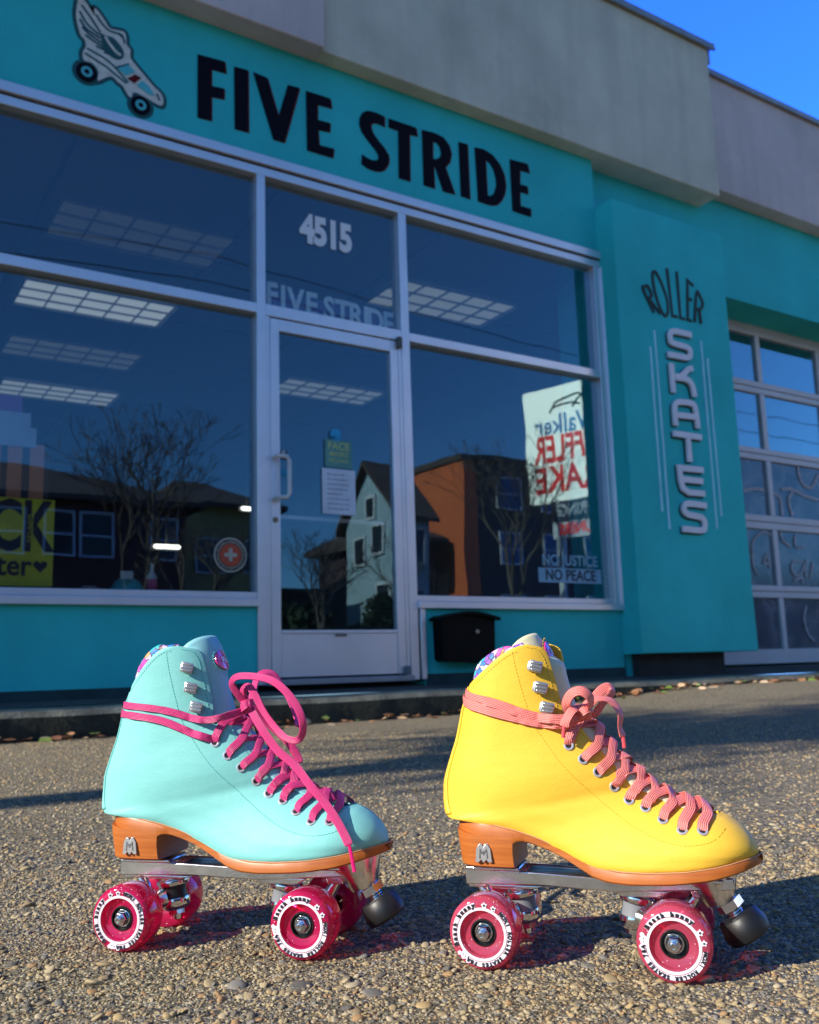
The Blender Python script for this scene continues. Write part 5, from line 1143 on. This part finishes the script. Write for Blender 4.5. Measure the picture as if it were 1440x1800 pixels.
    # laces
    def ribbon(bm, pts, nrm, wd=0.0078, th=0.0010, n=7):
        tw = random.Random(int(1e5*abs(pts[0][0]+pts[-1][2]))); nrm = [Vector(v)+Vector((tw.gauss(0, .13), tw.gauss(0, .10), tw.gauss(0, .13))) for v in nrm]; wd *= tw.uniform(0.92, 1.08)
        uvl = bm.loops.layers.uv.verify()
        Pp = catmull([tuple(p) for p in pts], n); Nn = catmull([tuple(v) for v in nrm], n); rows = []; L = 0; LL = []
        prof_ = [(-1, 0), (-.85, .75), (-.4, 1), (0, 1.05), (.4, 1), (.85, .75), (1, 0), (.85, -.75), (0, -1), (-.85, -.75)]
        us = [0, .08, .3, .5, .7, .92, 1, .92, .5, .08]
        for i in range(len(Pp)):
            t = Vector(Pp[min(i+1, len(Pp)-1)])-Vector(Pp[max(i-1, 0)]); t.normalize(); nn = Vector(Nn[i]); nn = (nn-t*nn.dot(t)).normalized(); bb = t.cross(nn)
            if i: L += (Vector(Pp[i])-Vector(Pp[i-1])).length
            LL.append(L); ww = wd/2
            if i == 0 or i == len(Pp)-1: ww *= 0.75
            rows.append([bm.verts.new(Vector(Pp[i])+bb*a*ww+nn*b*th/2) for a, b in prof_])
        m_ = len(prof_)
        for i in range(len(rows)-1):
            for k in range(m_):
                k2 = (k+1) % m_
                f = bm.faces.new((rows[i][k], rows[i][k2], rows[i+1][k2], rows[i+1][k])); f.smooth = True
                for lp, (uu, vv_) in zip(f.loops, ((us[k], LL[i]), (us[k2], LL[i]), (us[k2], LL[i+1]), (us[k], LL[i+1]))): lp[uvl].uv = (uu, vv_)
        bm.faces.new(rows[0][::-1]); bm.faces.new(rows[-1])
    lace = bmesh.new()
    lw = dims['lace_w']
    def edge_pt(idx_x):
        pass
    eyesS = [(fx(x), fz(z)) for x, z in EYES]
    def edge_near(i):
        # facing edge point straight up-slope from eyelet i
        x, z = eyesS[i]; best = min(range(27, 88), key=lambda k: (E2[k][0]-x-0.004)**2+(E2[k][1]-z-0.007)**2); return best
    for i in range(len(eyesS)):
        x, z = eyesS[i]; k = edge_near(i); up = edge_near(max(0, i-1)) if i else max(28, k-4)
        for s in (-1, 1):
            p0, n0 = surf(x, z, s, 0.0002); kx = E2[k]; ex, ny = surf(kx[0]-0.002, kx[1]-0.002, s, 0.002)
            jx = 0.0016*sin(i*2.1+s); tx, tz = fx(K[k][4]), fz(K[k][5]); tx2, tz2 = fx(K[up][4]), fz(K[up][5])
            hgt = 0.0035+0.0018*(s < 0)+0.0008*sin(i*1.7)
            mid = Vector(((tx+tx2)/2+0.0012+jx, 0, (tz+tz2)/2+hgt)); ux_, uz_ = E2[up]
            far = Vector((ux_+0.001, -s*0.0150*dims['w'], uz_+0.0005)); far2 = Vector((ux_-0.003, -s*0.0195*dims['w'], uz_-0.0045))
            q1 = p0+(ex-p0)*0.45+n0*0.0028; q2 = Vector((ex.x+0.001, ex.y*0.93, ex.z))+Vector((0.0022, 0, 0.0024)); 
            q3 = Vector(((q2.x+mid.x)/2+0.0006, (q2.y+mid.y)*0.5, (q2.z+mid.z)/2+0.0016))
            tn = Vector((0.62, 0, 0.78))
            ribbon(lace, [p0-n0*0.001, p0+n0*0.0010+(ex-p0)*0.12, q1, q2, q3, mid, (mid+far)/2+tn*0.0005, far, far2],
                   [n0, n0, n0, (n0*0.7+tn*0.6).normalized(), (n0*0.25+tn).normalized(), tn, (tn+Vector((0, -s*0.25, 0))).normalized(), (tn+Vector((0, -s*0.5, 0))).normalized(), tn], lw)
    for pts, w_ in bow['wraps']:
        dense = catmull(pts, 4); q = []; nn = []; axp = Vector((fx(-0.055), 0, 0))
        for p in dense:
            p = Vector(p); a_ = Vector((axp.x, 0, p.z)); d_ = Vector((p.x-a_.x, p.y, 0)).normalized(); h = tree.ray_cast(a_+d_*0.25, -d_)
            if p.x < fx(-0.016) and h[0] is not None: q.append(h[0]+d_*0.0016); nn.append(d_)
            else: q.append(p); nn.append((d_+Vector((0, -0.4, 0))).normalized())
        b0 = tree.ray_cast(Vector((-0.4, 0, dense[0][2])), Vector((1, 0, 0)))[0]; q[0] = b0+Vector((-0.0032, 0, 0)); nn[0] = Vector((-1, 0, 0))
        far_ = [Vector((p.x, -p.y, p.z+0.0005)) for p in q[:0:-1]]; nf_ = [Vector((v.x, -v.y, v.z)) for v in nn[:0:-1]]
        ribbon(lace, far_+q, nf_+nn, lw, n=2)
    for pts, nn in bow['loops']:
        ribbon(lace, pts, nn, lw)
    ka = Vector(bow['knot']); 
    ribbon(lace, [ka+Vector((-.006, -.002, -.004)), ka+Vector((-.002, -.0075, -.001)), ka+Vector((.003, -.0075, .002)), ka+Vector((.007, -.001, .003)), ka+Vector((.004, .004, 0))], [(-.7, -.7, .0), (0, -1, .2), (.4, -1, .2), (1, 0, .2), (.4, .9, 0)], lw)
    ribbon(lace, [ka+Vector((-.004, .001, .006)), ka+Vector((.001, -.006, .004)), ka+Vector((.003, -.0065, -.002)), ka+Vector((.002, -.001, -.007))], [(0, 0, 1), (0, -.8, .6), (.2, -1, 0), (0, 0, -1)], lw)
    lc = part('lace', lace, lacem)
    for pts in bow['aglets']:
        bm = bmesh.new(); tube(bm, pts, 0.0017, 8); part('aglet', bm, aglet_m, lc)
    # plate
    bm = bmesh.new(); D = dims; mx = D['px']
    def cbox(x0, x1, y, z0, z1, x0b=None, x1b=None, yb_=None):
        x0b = x0 if x0b is None else x0b; x1b = x1 if x1b is None else x1b; yb_ = y if yb_ is None else yb_
        v = [bm.verts.new(p) for p in ((x0b, -yb_, z0), (x1b, -yb_, z0), (x1b, yb_, z0), (x0b, yb_, z0), (x0, -y, z1), (x1, -y, z1), (x1, y, z1), (x0, y, z1))]
        for f in ((0,3,2,1),(4,5,6,7),(0,1,5,4),(1,2,6,5),(2,3,7,6),(3,0,4,7)): bm.faces.new([v[i] for i in f])
    cbox(mx(-.100), mx(-.052), .020, .0722, .0757)
    cbox(mx(-.101), mx(-.086), .0125, .0565, .0721, mx(-.100), mx(-.082))
    for s in (-1, 1):   # two rails of the channel
        v = []
        for (x, z0, z1) in ((mx(-.101), .0600, .0740), (mx(-.03), .0612, .0722), (mx(.03), .0585, .0692), (mx(.126), .0640, .0735)):
            for (yy, zz) in ((.0185, z0), (.0185, z1), (.0150, z1), (.0150, z0)): v.append(bm.verts.new((x, s*yy, zz)))
        for i in range(3):
            for k in range(4): bm.faces.new((v[i*4+k], v[i*4+(k+1) % 4], v[i*4+4+(k+1) % 4], v[i*4+4+k]))
        bm.faces.new(v[:4]); bm.faces.new(v[-4:])
    cbox(mx(-.085), mx(-.03), .0150, .0565, .0605, mx(-.075), mx(-.042)); cbox(mx(.025), mx(.075), .0150, .0545, .0605, mx(.034), mx(.066))
    cbox(mx(.080), mx(.118), .0225, .0690, .0725); cbox(mx(.088), mx(.108), .0120, .0550, .0695, mx(.092), mx(.106))
    part('plate', bm, CASTAL, bevel=0.0012)
    bm = bmesh.new(); bx0, bx1 = mx(-.05), mx(.012)
    box(bm, bx0, bx1, -.0145, .0145, .0655, .0685); box(bm, bx0+.01, bx1-.01, -.012, -.009, .0685, .0705); part('plate_channel', bm, BLKP, bevel=0.0006)
    # toe boss and stop
    bm = bmesh.new(); tb = Vector((D['stop'][0]-0.014, 0, 0.062)); ax = Vector((0.52, 0, -0.85)).normalized()
    lathe(bm, [(0, 0.012), (0.013, 0.012), (0.0175, 0.002), (0.0245, -0.0115), (0.0260, -0.0175), (0, -0.0175)], 36, tb+Vector((-.003, 0, 0)), (0.30, 0, -0.95)); part('toe_boss', bm, CASTAL)
    bm = bmesh.new(); c_ = tb+ax*0.012; lathe(bm, [(0, 0), (0.0115, 0), (0.0115, 0.0065), (0, 0.0065)], 6, c_, ax, 0, False); lathe(bm, [(0.0065, 0.006), (0.0065, 0.018)], 20, c_, ax)
    for k in range(5): lathe(bm, [(0.0065, 0.0075+k*.0018), (0.0073, 0.0084+k*.0018), (0.0065, 0.0093+k*.0018)], 20, c_, ax)
    part('stop_stem', bm, CHROME)
    bm = bmesh.new(); lathe(bm, [(0, 0), (0.0150, 0), (0.0172, 0.002), (0.0196, 0.0130), (0.0180, 0.0200), (0.011, 0.0220), (0, 0.0222)], 40, tb+ax*0.0235, ax, 0, False); part('toe_stop', bm, RUBB, bevel=0.0012)
    # trucks
    for sg_, kx in ((-1, D['kp'][0]), (1, D['kp'][1])):
        axx = sg_*wb/2; R = 0.0295; bot = Vector((kx, 0, 0.0575)); top_ = Vector((kx+sg_*0.006*-1, 0, 0.018)); d_ = (top_-bot).normalized()
        bm = bmesh.new()
        tube(bm, [(axx, -0.060, R), (axx, 0.060, R)], 0.0036, 12)
        tube(bm, [(axx, -0.024, R), (axx, 0.024, R)], 0.0075, 14)
        tube(bm, [(kx, 0, 0.040), ((kx+axx)/2, 0, 0.034), (axx, 0, R)], [0.014, 0.010, 0.009], 14)
        px_ = D['pv'][0] if sg_ < 0 else D['pv'][1]
        tube(bm, [(axx, 0, R), ((axx+px_)/2, 0, 0.046), (px_, 0, 0.060)], [0.0075, 0.006, 0.0045], 12)
        for s in (-1, 1): tube(bm, [(axx, s*0.020, R), (kx, s*0.008, 0.038)], [0.006, 0.008], 10)
        tk = part('truck', bm, CASTAL)
        bm = bmesh.new(); lathe(bm, [(0, 0), (0.011, 0), (0.011, 0.003), (0.0155, 0.0038), (0.0160, 0.006), (0.0150, 0.0085), (0, 0.0085)], 30, bot, d_); part('cushion_cup', bm, CHROME, tk)
        bm = bmesh.new(); lathe(bm, [(0, 0.008), (0.0125, 0.008), (0.0118, 0.014), (0.0125, 0.0205), (0, 0.0205)], 28, bot, d_); part('cushion', bm, BLKP if dims['cush'] and sg_ < 0 else CUSH, tk)
        bm = bmesh.new(); lathe(bm, [(0, 0.0205), (0.0138, 0.0205), (0.0142, 0.0225), (0.0138, 0.0275), (0.0110, 0.031), (0, 0.031)], 28, bot, d_); lathe(bm, [(0, 0.031), (0.0085, 0.031), (0.0085, 0.0355), (0, 0.0355)], 6, bot, d_, 0, False); lathe(bm, [(0, 0.0355), (0.0042, 0.0355), (0.0036, 0.0405), (0, 0.0405)], 12, bot, d_); part('kingpin_nut', bm, CHROME, tk)
        bm = bmesh.new(); tube(bm, [(px_, -.003, .070), (px_+sg_*0.0, -.003, 0.056)], 0.0030, 10); lathe(bm, [(0, 0), (0.0055, 0), (0.0055, 0.004), (0, 0.004)], 6, (px_, -.003, .0645), (0, 0, 1), 0, False); part('pivot_pin', bm, CHROME, tk)
    # wheels
    wi = 0
    for axx in (-wb/2, wb/2):
        for s in (-1, 1):
            R = 0.0295; bm = bmesh.new()
            # profile (r, h): h measured outward from wheel centre plane
            pr = [(0.0115, -0.0150), (0.0150, -0.0160), (0.0255, -0.0160), (0.0280, -0.0145), (0.0293, -0.0110), (0.0295, 0), (0.0293, 0.0110), (0.0282, 0.0142), (0.0262, 0.0158), (0.0205, 0.0160), (0.0180, 0.0150), (0.0168, 0.0125), (0.0130, 0.0110), (0.0112, 0.0108)]
            cpt = Vector((axx, s*0.0420, R)); axv = Vector((0, s, 0))
            lathe(bm, pr+[pr[0]], 56, cpt, axv); wh = part('wheel', bm, wheel_m)
            bm = bmesh.new(); lathe(bm, [(0.0112, 0.0105), (0.0106, 0.0118), (0.0098, 0.0118), (0.0096, 0.008), (0.0048, 0.008), (0.0048, 0.006), (0.0112, 0.006), (0.0112, 0.0105)], 32, cpt, axv); part('bearing', bm, BLKP, wh)
            bm = bmesh.new(); lathe(bm, [(0, 0.008), (0.0064, 0.008), (0.0064, 0.0135), (0.0056, 0.0150), (0, 0.0150)], 6, cpt, axv, 0, False); lathe(bm, [(0.0, 0.0150), (0.0036, 0.0150), (0.0036, 0.0178), (0.0024, 0.0186), (0, 0.0182)], 16, cpt, axv); lathe(bm, [(0.0064, 0.0085), (0.0078, 0.0085), (0.0078, 0.0098), (0.0064, 0.0098)], 24, cpt, axv); part('axle_nut', bm, CHROME, wh, bevel=0.0003)
            if s < 0:
                yf = cpt.y-0.0161; rot = rots[wi]; wi += 1; rm = 0.0232
                bm = bmesh.new(); lathe(bm, [(0.0190, 0.0), (0.0212, 0.0), (0.0212, 0.0004), (0.0190, 0.0004)], 64, (axx, yf, R), (0, -1, 0), 0, False)
                def arc(bm, a0, a1, r0_, r1_, y0_, y1_):
                    n_ = max(2, int(abs(a1-a0)/0.08)); pa = [(axx+r1_*cos(a0+(a1-a0)*k/n_), R+r1_*sin(a0+(a1-a0)*k/n_)) for k in range(n_+1)]; pb = [(axx+r0_*cos(a0+(a1-a0)*k/n_), R+r0_*sin(a0+(a1-a0)*k/n_)) for k in range(n_+1)]
                    prism(bm, pa+pb[::-1], y0_, y1_)
                arc(bm, rot+radians(-8), rot+radians(-178), 0.0218, 0.0254, yf-0.0003, yf+0.0006); arc(bm, rot+radians(150), rot+radians(48), 0.0218, 0.0254, yf-0.0003, yf+0.0006)
                def disc(bm, a, r, rad, off_=0.0007, n_=12, wob=0.12):
                    cx_, cz_ = axx+r*cos(a), R+r*sin(a); prism(bm, [(cx_+rad*(1+wob*sin(5*t))*cos(t), cz_+rad*(1+wob*sin(5*t))*sin(t)) for t in [2*pi*k/(n_*2) for k in range(n_*2)]], yf-off_, yf+0.0006)
                disc(bm, rot+radians(172), 0.0226, 0.0036, 0.0005); disc(bm, rot+radians(163), 0.0250, 0.0017, 0.0005); disc(bm, rot+radians(184), 0.0250, 0.0017, 0.0005)
                disc(bm, rot+radians(28), 0.0232, 0.0022, 0.0005, 12, .25); disc(bm, rot+radians(8), 0.0232, 0.0020, 0.0005, 12, .25)
                part('white_ring', bm, PWHITE, wh)
                bm = bmesh.new()
                def word(w_, a0, step, size, bold):
                    for j, ch in enumerate(w_):
                        a = rot+radians(a0-step*j); r_ = 0.0236
                        if ch == ' ': continue
                        m4 = Matrix.Translation((axx+r_*cos(a), yf-0.0009, R+r_*sin(a))) @ Matrix.Rotation(pi/2, 4, 'X') @ Matrix.Rotation(a-pi/2+0.06*sin(j*2.3), 4, 'Z')
                        text_bm(ch, size, 0.0002, bold, condense=0.95, bm=bm, mat4=m4)
                word('MOXI ROLLER SKATES 78A', -10, 7.9, 0.0043, 0.00020); word('Beach bunny', 146, 9.4, 0.0050, 0.00030)
                disc(bm, rot+radians(28), 0.0232, 0.0009, 0.0009); disc(bm, rot+radians(8), 0.0232, 0.0008, 0.0009); disc(bm, rot+radians(169), 0.0232, 0.0004, 0.0009); disc(bm, rot+radians(175), 0.0232, 0.0004, 0.0009)
                part('wheel_print', bm, PBLACK, wh)
    return root

AQUA = leather('aqua leather', (0.215, 0.565, 0.53)); YEL = leather('yellow leather', (0.86, 0.51, 0.05))
THA = simple('teal thread', (0.10, 0.46, 0.44), 0.6); THY = simple('ochre thread', (0.66, 0.42, 0.02), 0.6)
MAG = lace_mat('magenta lace', (0.80, 0.006, 0.19), (0.38, 0.003, 0.10), (0.98, 0.50, 0.70)); COR = lace_mat('coral lace', (0.92, 0.21, 0.18), (0.78, 0.155, 0.14), (0.98, 0.62, 0.55))
PINK1 = urethane('ruby urethane', (1.0, 0.025, 0.20), (1.0, 0.14, 0.32)); PINK2 = urethane('rose urethane', (1.0, 0.15, 0.27), (1.0, 0.32, 0.45))
BADG = simple('pink badge gel', (0.75, 0.03, 0.22), 0.15, 0, 0.2, 200, coat=1.0); CREAML = leather('cream tongue', (0.72, 0.66, 0.42)); AQT = leather('dusty aqua tongue', (0.24, 0.52, 0.56))
def bn_(pts, m=0.75, c=None):
    """ribbon normals for a hanging loop: mostly toward the viewer's side, partly away from the loop centre"""
    P_ = [Vector(p) for p in pts]; c = c or sum(P_, Vector())/len(P_)
    return [(Vector((0, -1, 0))*m+(p-c).normalized()*(1-m)*1.2+Vector((.25, 0, 0))).normalized() for p in P_]
B_LOOP = [(0.0196, -0.012, 0.2186), (0.0124, -0.02, 0.23), (0.0091, -0.026, 0.2411), (0.0169, -0.03, 0.2471), (0.0375, -0.034, 0.2466), (0.0577, -0.038, 0.2412), (0.0744, -0.04, 0.2272), (0.0844, -0.04, 0.2103), (0.085, -0.036, 0.1954), (0.077, -0.03, 0.1868), (0.064, -0.026, 0.1887), (0.0509, -0.022, 0.1992), (0.0385, -0.02, 0.2143), (0.0294, -0.018, 0.2295), (0.0214, -0.016, 0.2373), (0.015, -0.014, 0.2319), (0.0196, -0.012, 0.2197)]
B_LOOP2 = [(0.0168, 0, 0.2203), (0.0178, 0.012, 0.2423), (0.0227, 0.018, 0.2501), (0.0309, 0.022, 0.2486), (0.0399, 0.024, 0.237), (0.0504, 0.022, 0.221), (0.059, 0.018, 0.2053), (0.0619, 0.01, 0.1969)]
B_END = [(0.0205, -0.014, 0.2198), (0.0369, -0.022, 0.1994), (0.0547, -0.026, 0.1783), (0.0737, -0.028, 0.1637), (0.0886, -0.032, 0.1476), (0.1025, -0.034, 0.1336), (0.1143, -0.037, 0.12), (0.1237, -0.04, 0.1066), (0.1305, -0.043, 0.0954)]
B_AGLET = [(0.1305, -0.043, 0.0954), (0.1333, -0.0445, 0.084), (0.1357, -0.046, 0.0737)]
B_END2 = [(0.0168, 0, 0.2192), (0.0331, 0.01, 0.1996), (0.0495, 0.014, 0.1836), (0.0582, 0.016, 0.1702), (0.0622, 0.016, 0.1614)]
B_W1 = [(-0.1165, 0, 0.2207), (-0.097, -0.018, 0.2223), (-0.063, -0.034, 0.2179), (-0.0365, -0.038, 0.2122), (-0.0159, -0.036, 0.207), (0.0022, -0.034, 0.2092), (0.0208, -0.012, 0.2159)]
B_W2 = [(-0.1163, 0, 0.215), (-0.0932, -0.02, 0.2133), (-0.0599, -0.035, 0.207), (-0.0345, -0.037, 0.1982), (-0.0168, -0.034, 0.1913), (-0.0082, -0.028, 0.1882)]
Y_W1 = [(-0.0972, 0, 0.226), (-0.0853, -0.018, 0.2241), (-0.0612, -0.032, 0.2164), (-0.04, -0.037, 0.2087), (-0.0202, -0.037, 0.2041), (-0.0032, -0.034, 0.2027), (0.012, -0.018, 0.2059)]
Y_W2 = [(-0.0987, 0, 0.2202), (-0.0865, -0.019, 0.2174), (-0.0613, -0.033, 0.2088), (-0.0403, -0.037, 0.2037), (-0.0206, -0.036, 0.1998), (-0.0038, -0.032, 0.1987), (0.0118, -0.017, 0.2054)]
Y_LOOP = [(0.0117, -0.014, 0.21), (0.0017, -0.022, 0.2073), (-0.001, -0.03, 0.2153), (0.0045, -0.034, 0.224), (0.0134, -0.034, 0.2264), (0.02, -0.03, 0.2203), (0.0184, -0.022, 0.2114), (0.0096, -0.016, 0.208)]
Y_ENDA = [(0.0119, -0.016, 0.2091), (0.0053, -0.03, 0.2109), (-0.0007, -0.036, 0.2028), (-0.0027, -0.037, 0.1965)]
Y_AGLA = [(-0.0027, -0.037, 0.1965), (-0.004, -0.0375, 0.1874)]
Y_LOOP2 = [(0.0133, -0.01, 0.2098), (0.0183, 0, 0.2048), (0.0269, 0.008, 0.2154), (0.0341, 0.012, 0.2236), (0.0317, 0.012, 0.2279), (0.0253, 0.008, 0.2255), (0.0168, 0, 0.2159), (0.012, -0.008, 0.2108)]
Y_ENDB = [(0.0126, -0.012, 0.2121), (0.0205, -0.01, 0.2185), (0.031, -0.006, 0.2181), (0.0381, -0.004, 0.2124), (0.0419, -0.004, 0.2037), (0.0408, -0.004, 0.1939), (0.0429, -0.004, 0.1852)]
Y_AGLB = [(0.0429, -0.004, 0.1852), (0.0434, -0.004, 0.176)]
bowB = dict(wraps=[(B_W1, 0), (B_W2, 0)], knot=(0.0190, -0.013, 0.2185),
            loops=[(B_LOOP, bn_(B_LOOP)), (B_LOOP2, bn_(B_LOOP2, .6)), (B_END, [(0.25, -0.9, 0.3)]*len(B_END)), (B_END2, [(0.4, -0.8, 0.3)]*len(B_END2))],
            aglets=[B_AGLET])
bowY = dict(wraps=[(Y_W1, 0), (Y_W2, 0)], knot=(0.0120, -0.018, 0.2085),
            loops=[(Y_LOOP, bn_(Y_LOOP, .6)), (Y_LOOP2, bn_(Y_LOOP2, .6)), (Y_ENDA, [(-.2, -1, .3)]*len(Y_ENDA)), (Y_ENDB, [(.3, -.6, .7)]*3+[(.8, -.5, .3)]*(len(Y_ENDB)-3))],
            aglets=[Y_AGLA, Y_AGLB])
skate('yellow roller skate with coral laces and rose wheels, right of the aqua one', (0.5866, -3.9519, 0), radians(-51.139), 0.1547,
      lambda x: x, lambda z: z, YEL, THY, COR, simple('coral aglet', (0.75, 0.08, 0.10), 0.3), PINK2,
      dict(w=1.0, tongue=[(-.0310, .2785), (-.0265, .2735), (-.0225, .266), (-.0170, .2585)], lean=0.004, tonguem=CREAML, badge=(-.0185, .2600), badgem=BADG, collar=0.019, far=0.011, k0=-0.002, bulge=0.004, lace_w=0.0088,
           px=lambda x: x, stop=(.1265,), kp=(-.0570, .0470), pv=(-.0935, .0985), cush=False), bowY, [radians(55), radians(0)])
skate('aqua roller skate with magenta laces and ruby wheels, left of the yellow one', (0.3650, -3.7043, 0), radians(-46.608), 0.1769,
      lambda x: 1.09*x-0.006, lambda z: 0.072+(z-0.072)*1.05 if z > 0.072 else z, AQUA, THA, MAG, simple('magenta aglet', (0.75, 0.01, 0.15), 0.3), PINK1,
      dict(w=1.05, tongue=[(-.018, .2785), (-.0135, .272), (-.010, .264)], lean=0.006, tonguem=AQT, badge=(-.0072, .2540), badgem=BADG, collar=0.024, far=0.008, k0=-0.0075, bulge=0.0085, lace_w=0.0078,
           px=lambda x: 1.09*x-0.002, stop=(.1440,), kp=(-.0655, .0545), pv=(-.1010, .1070), cush=True), bowB, [radians(85), radians(18)])
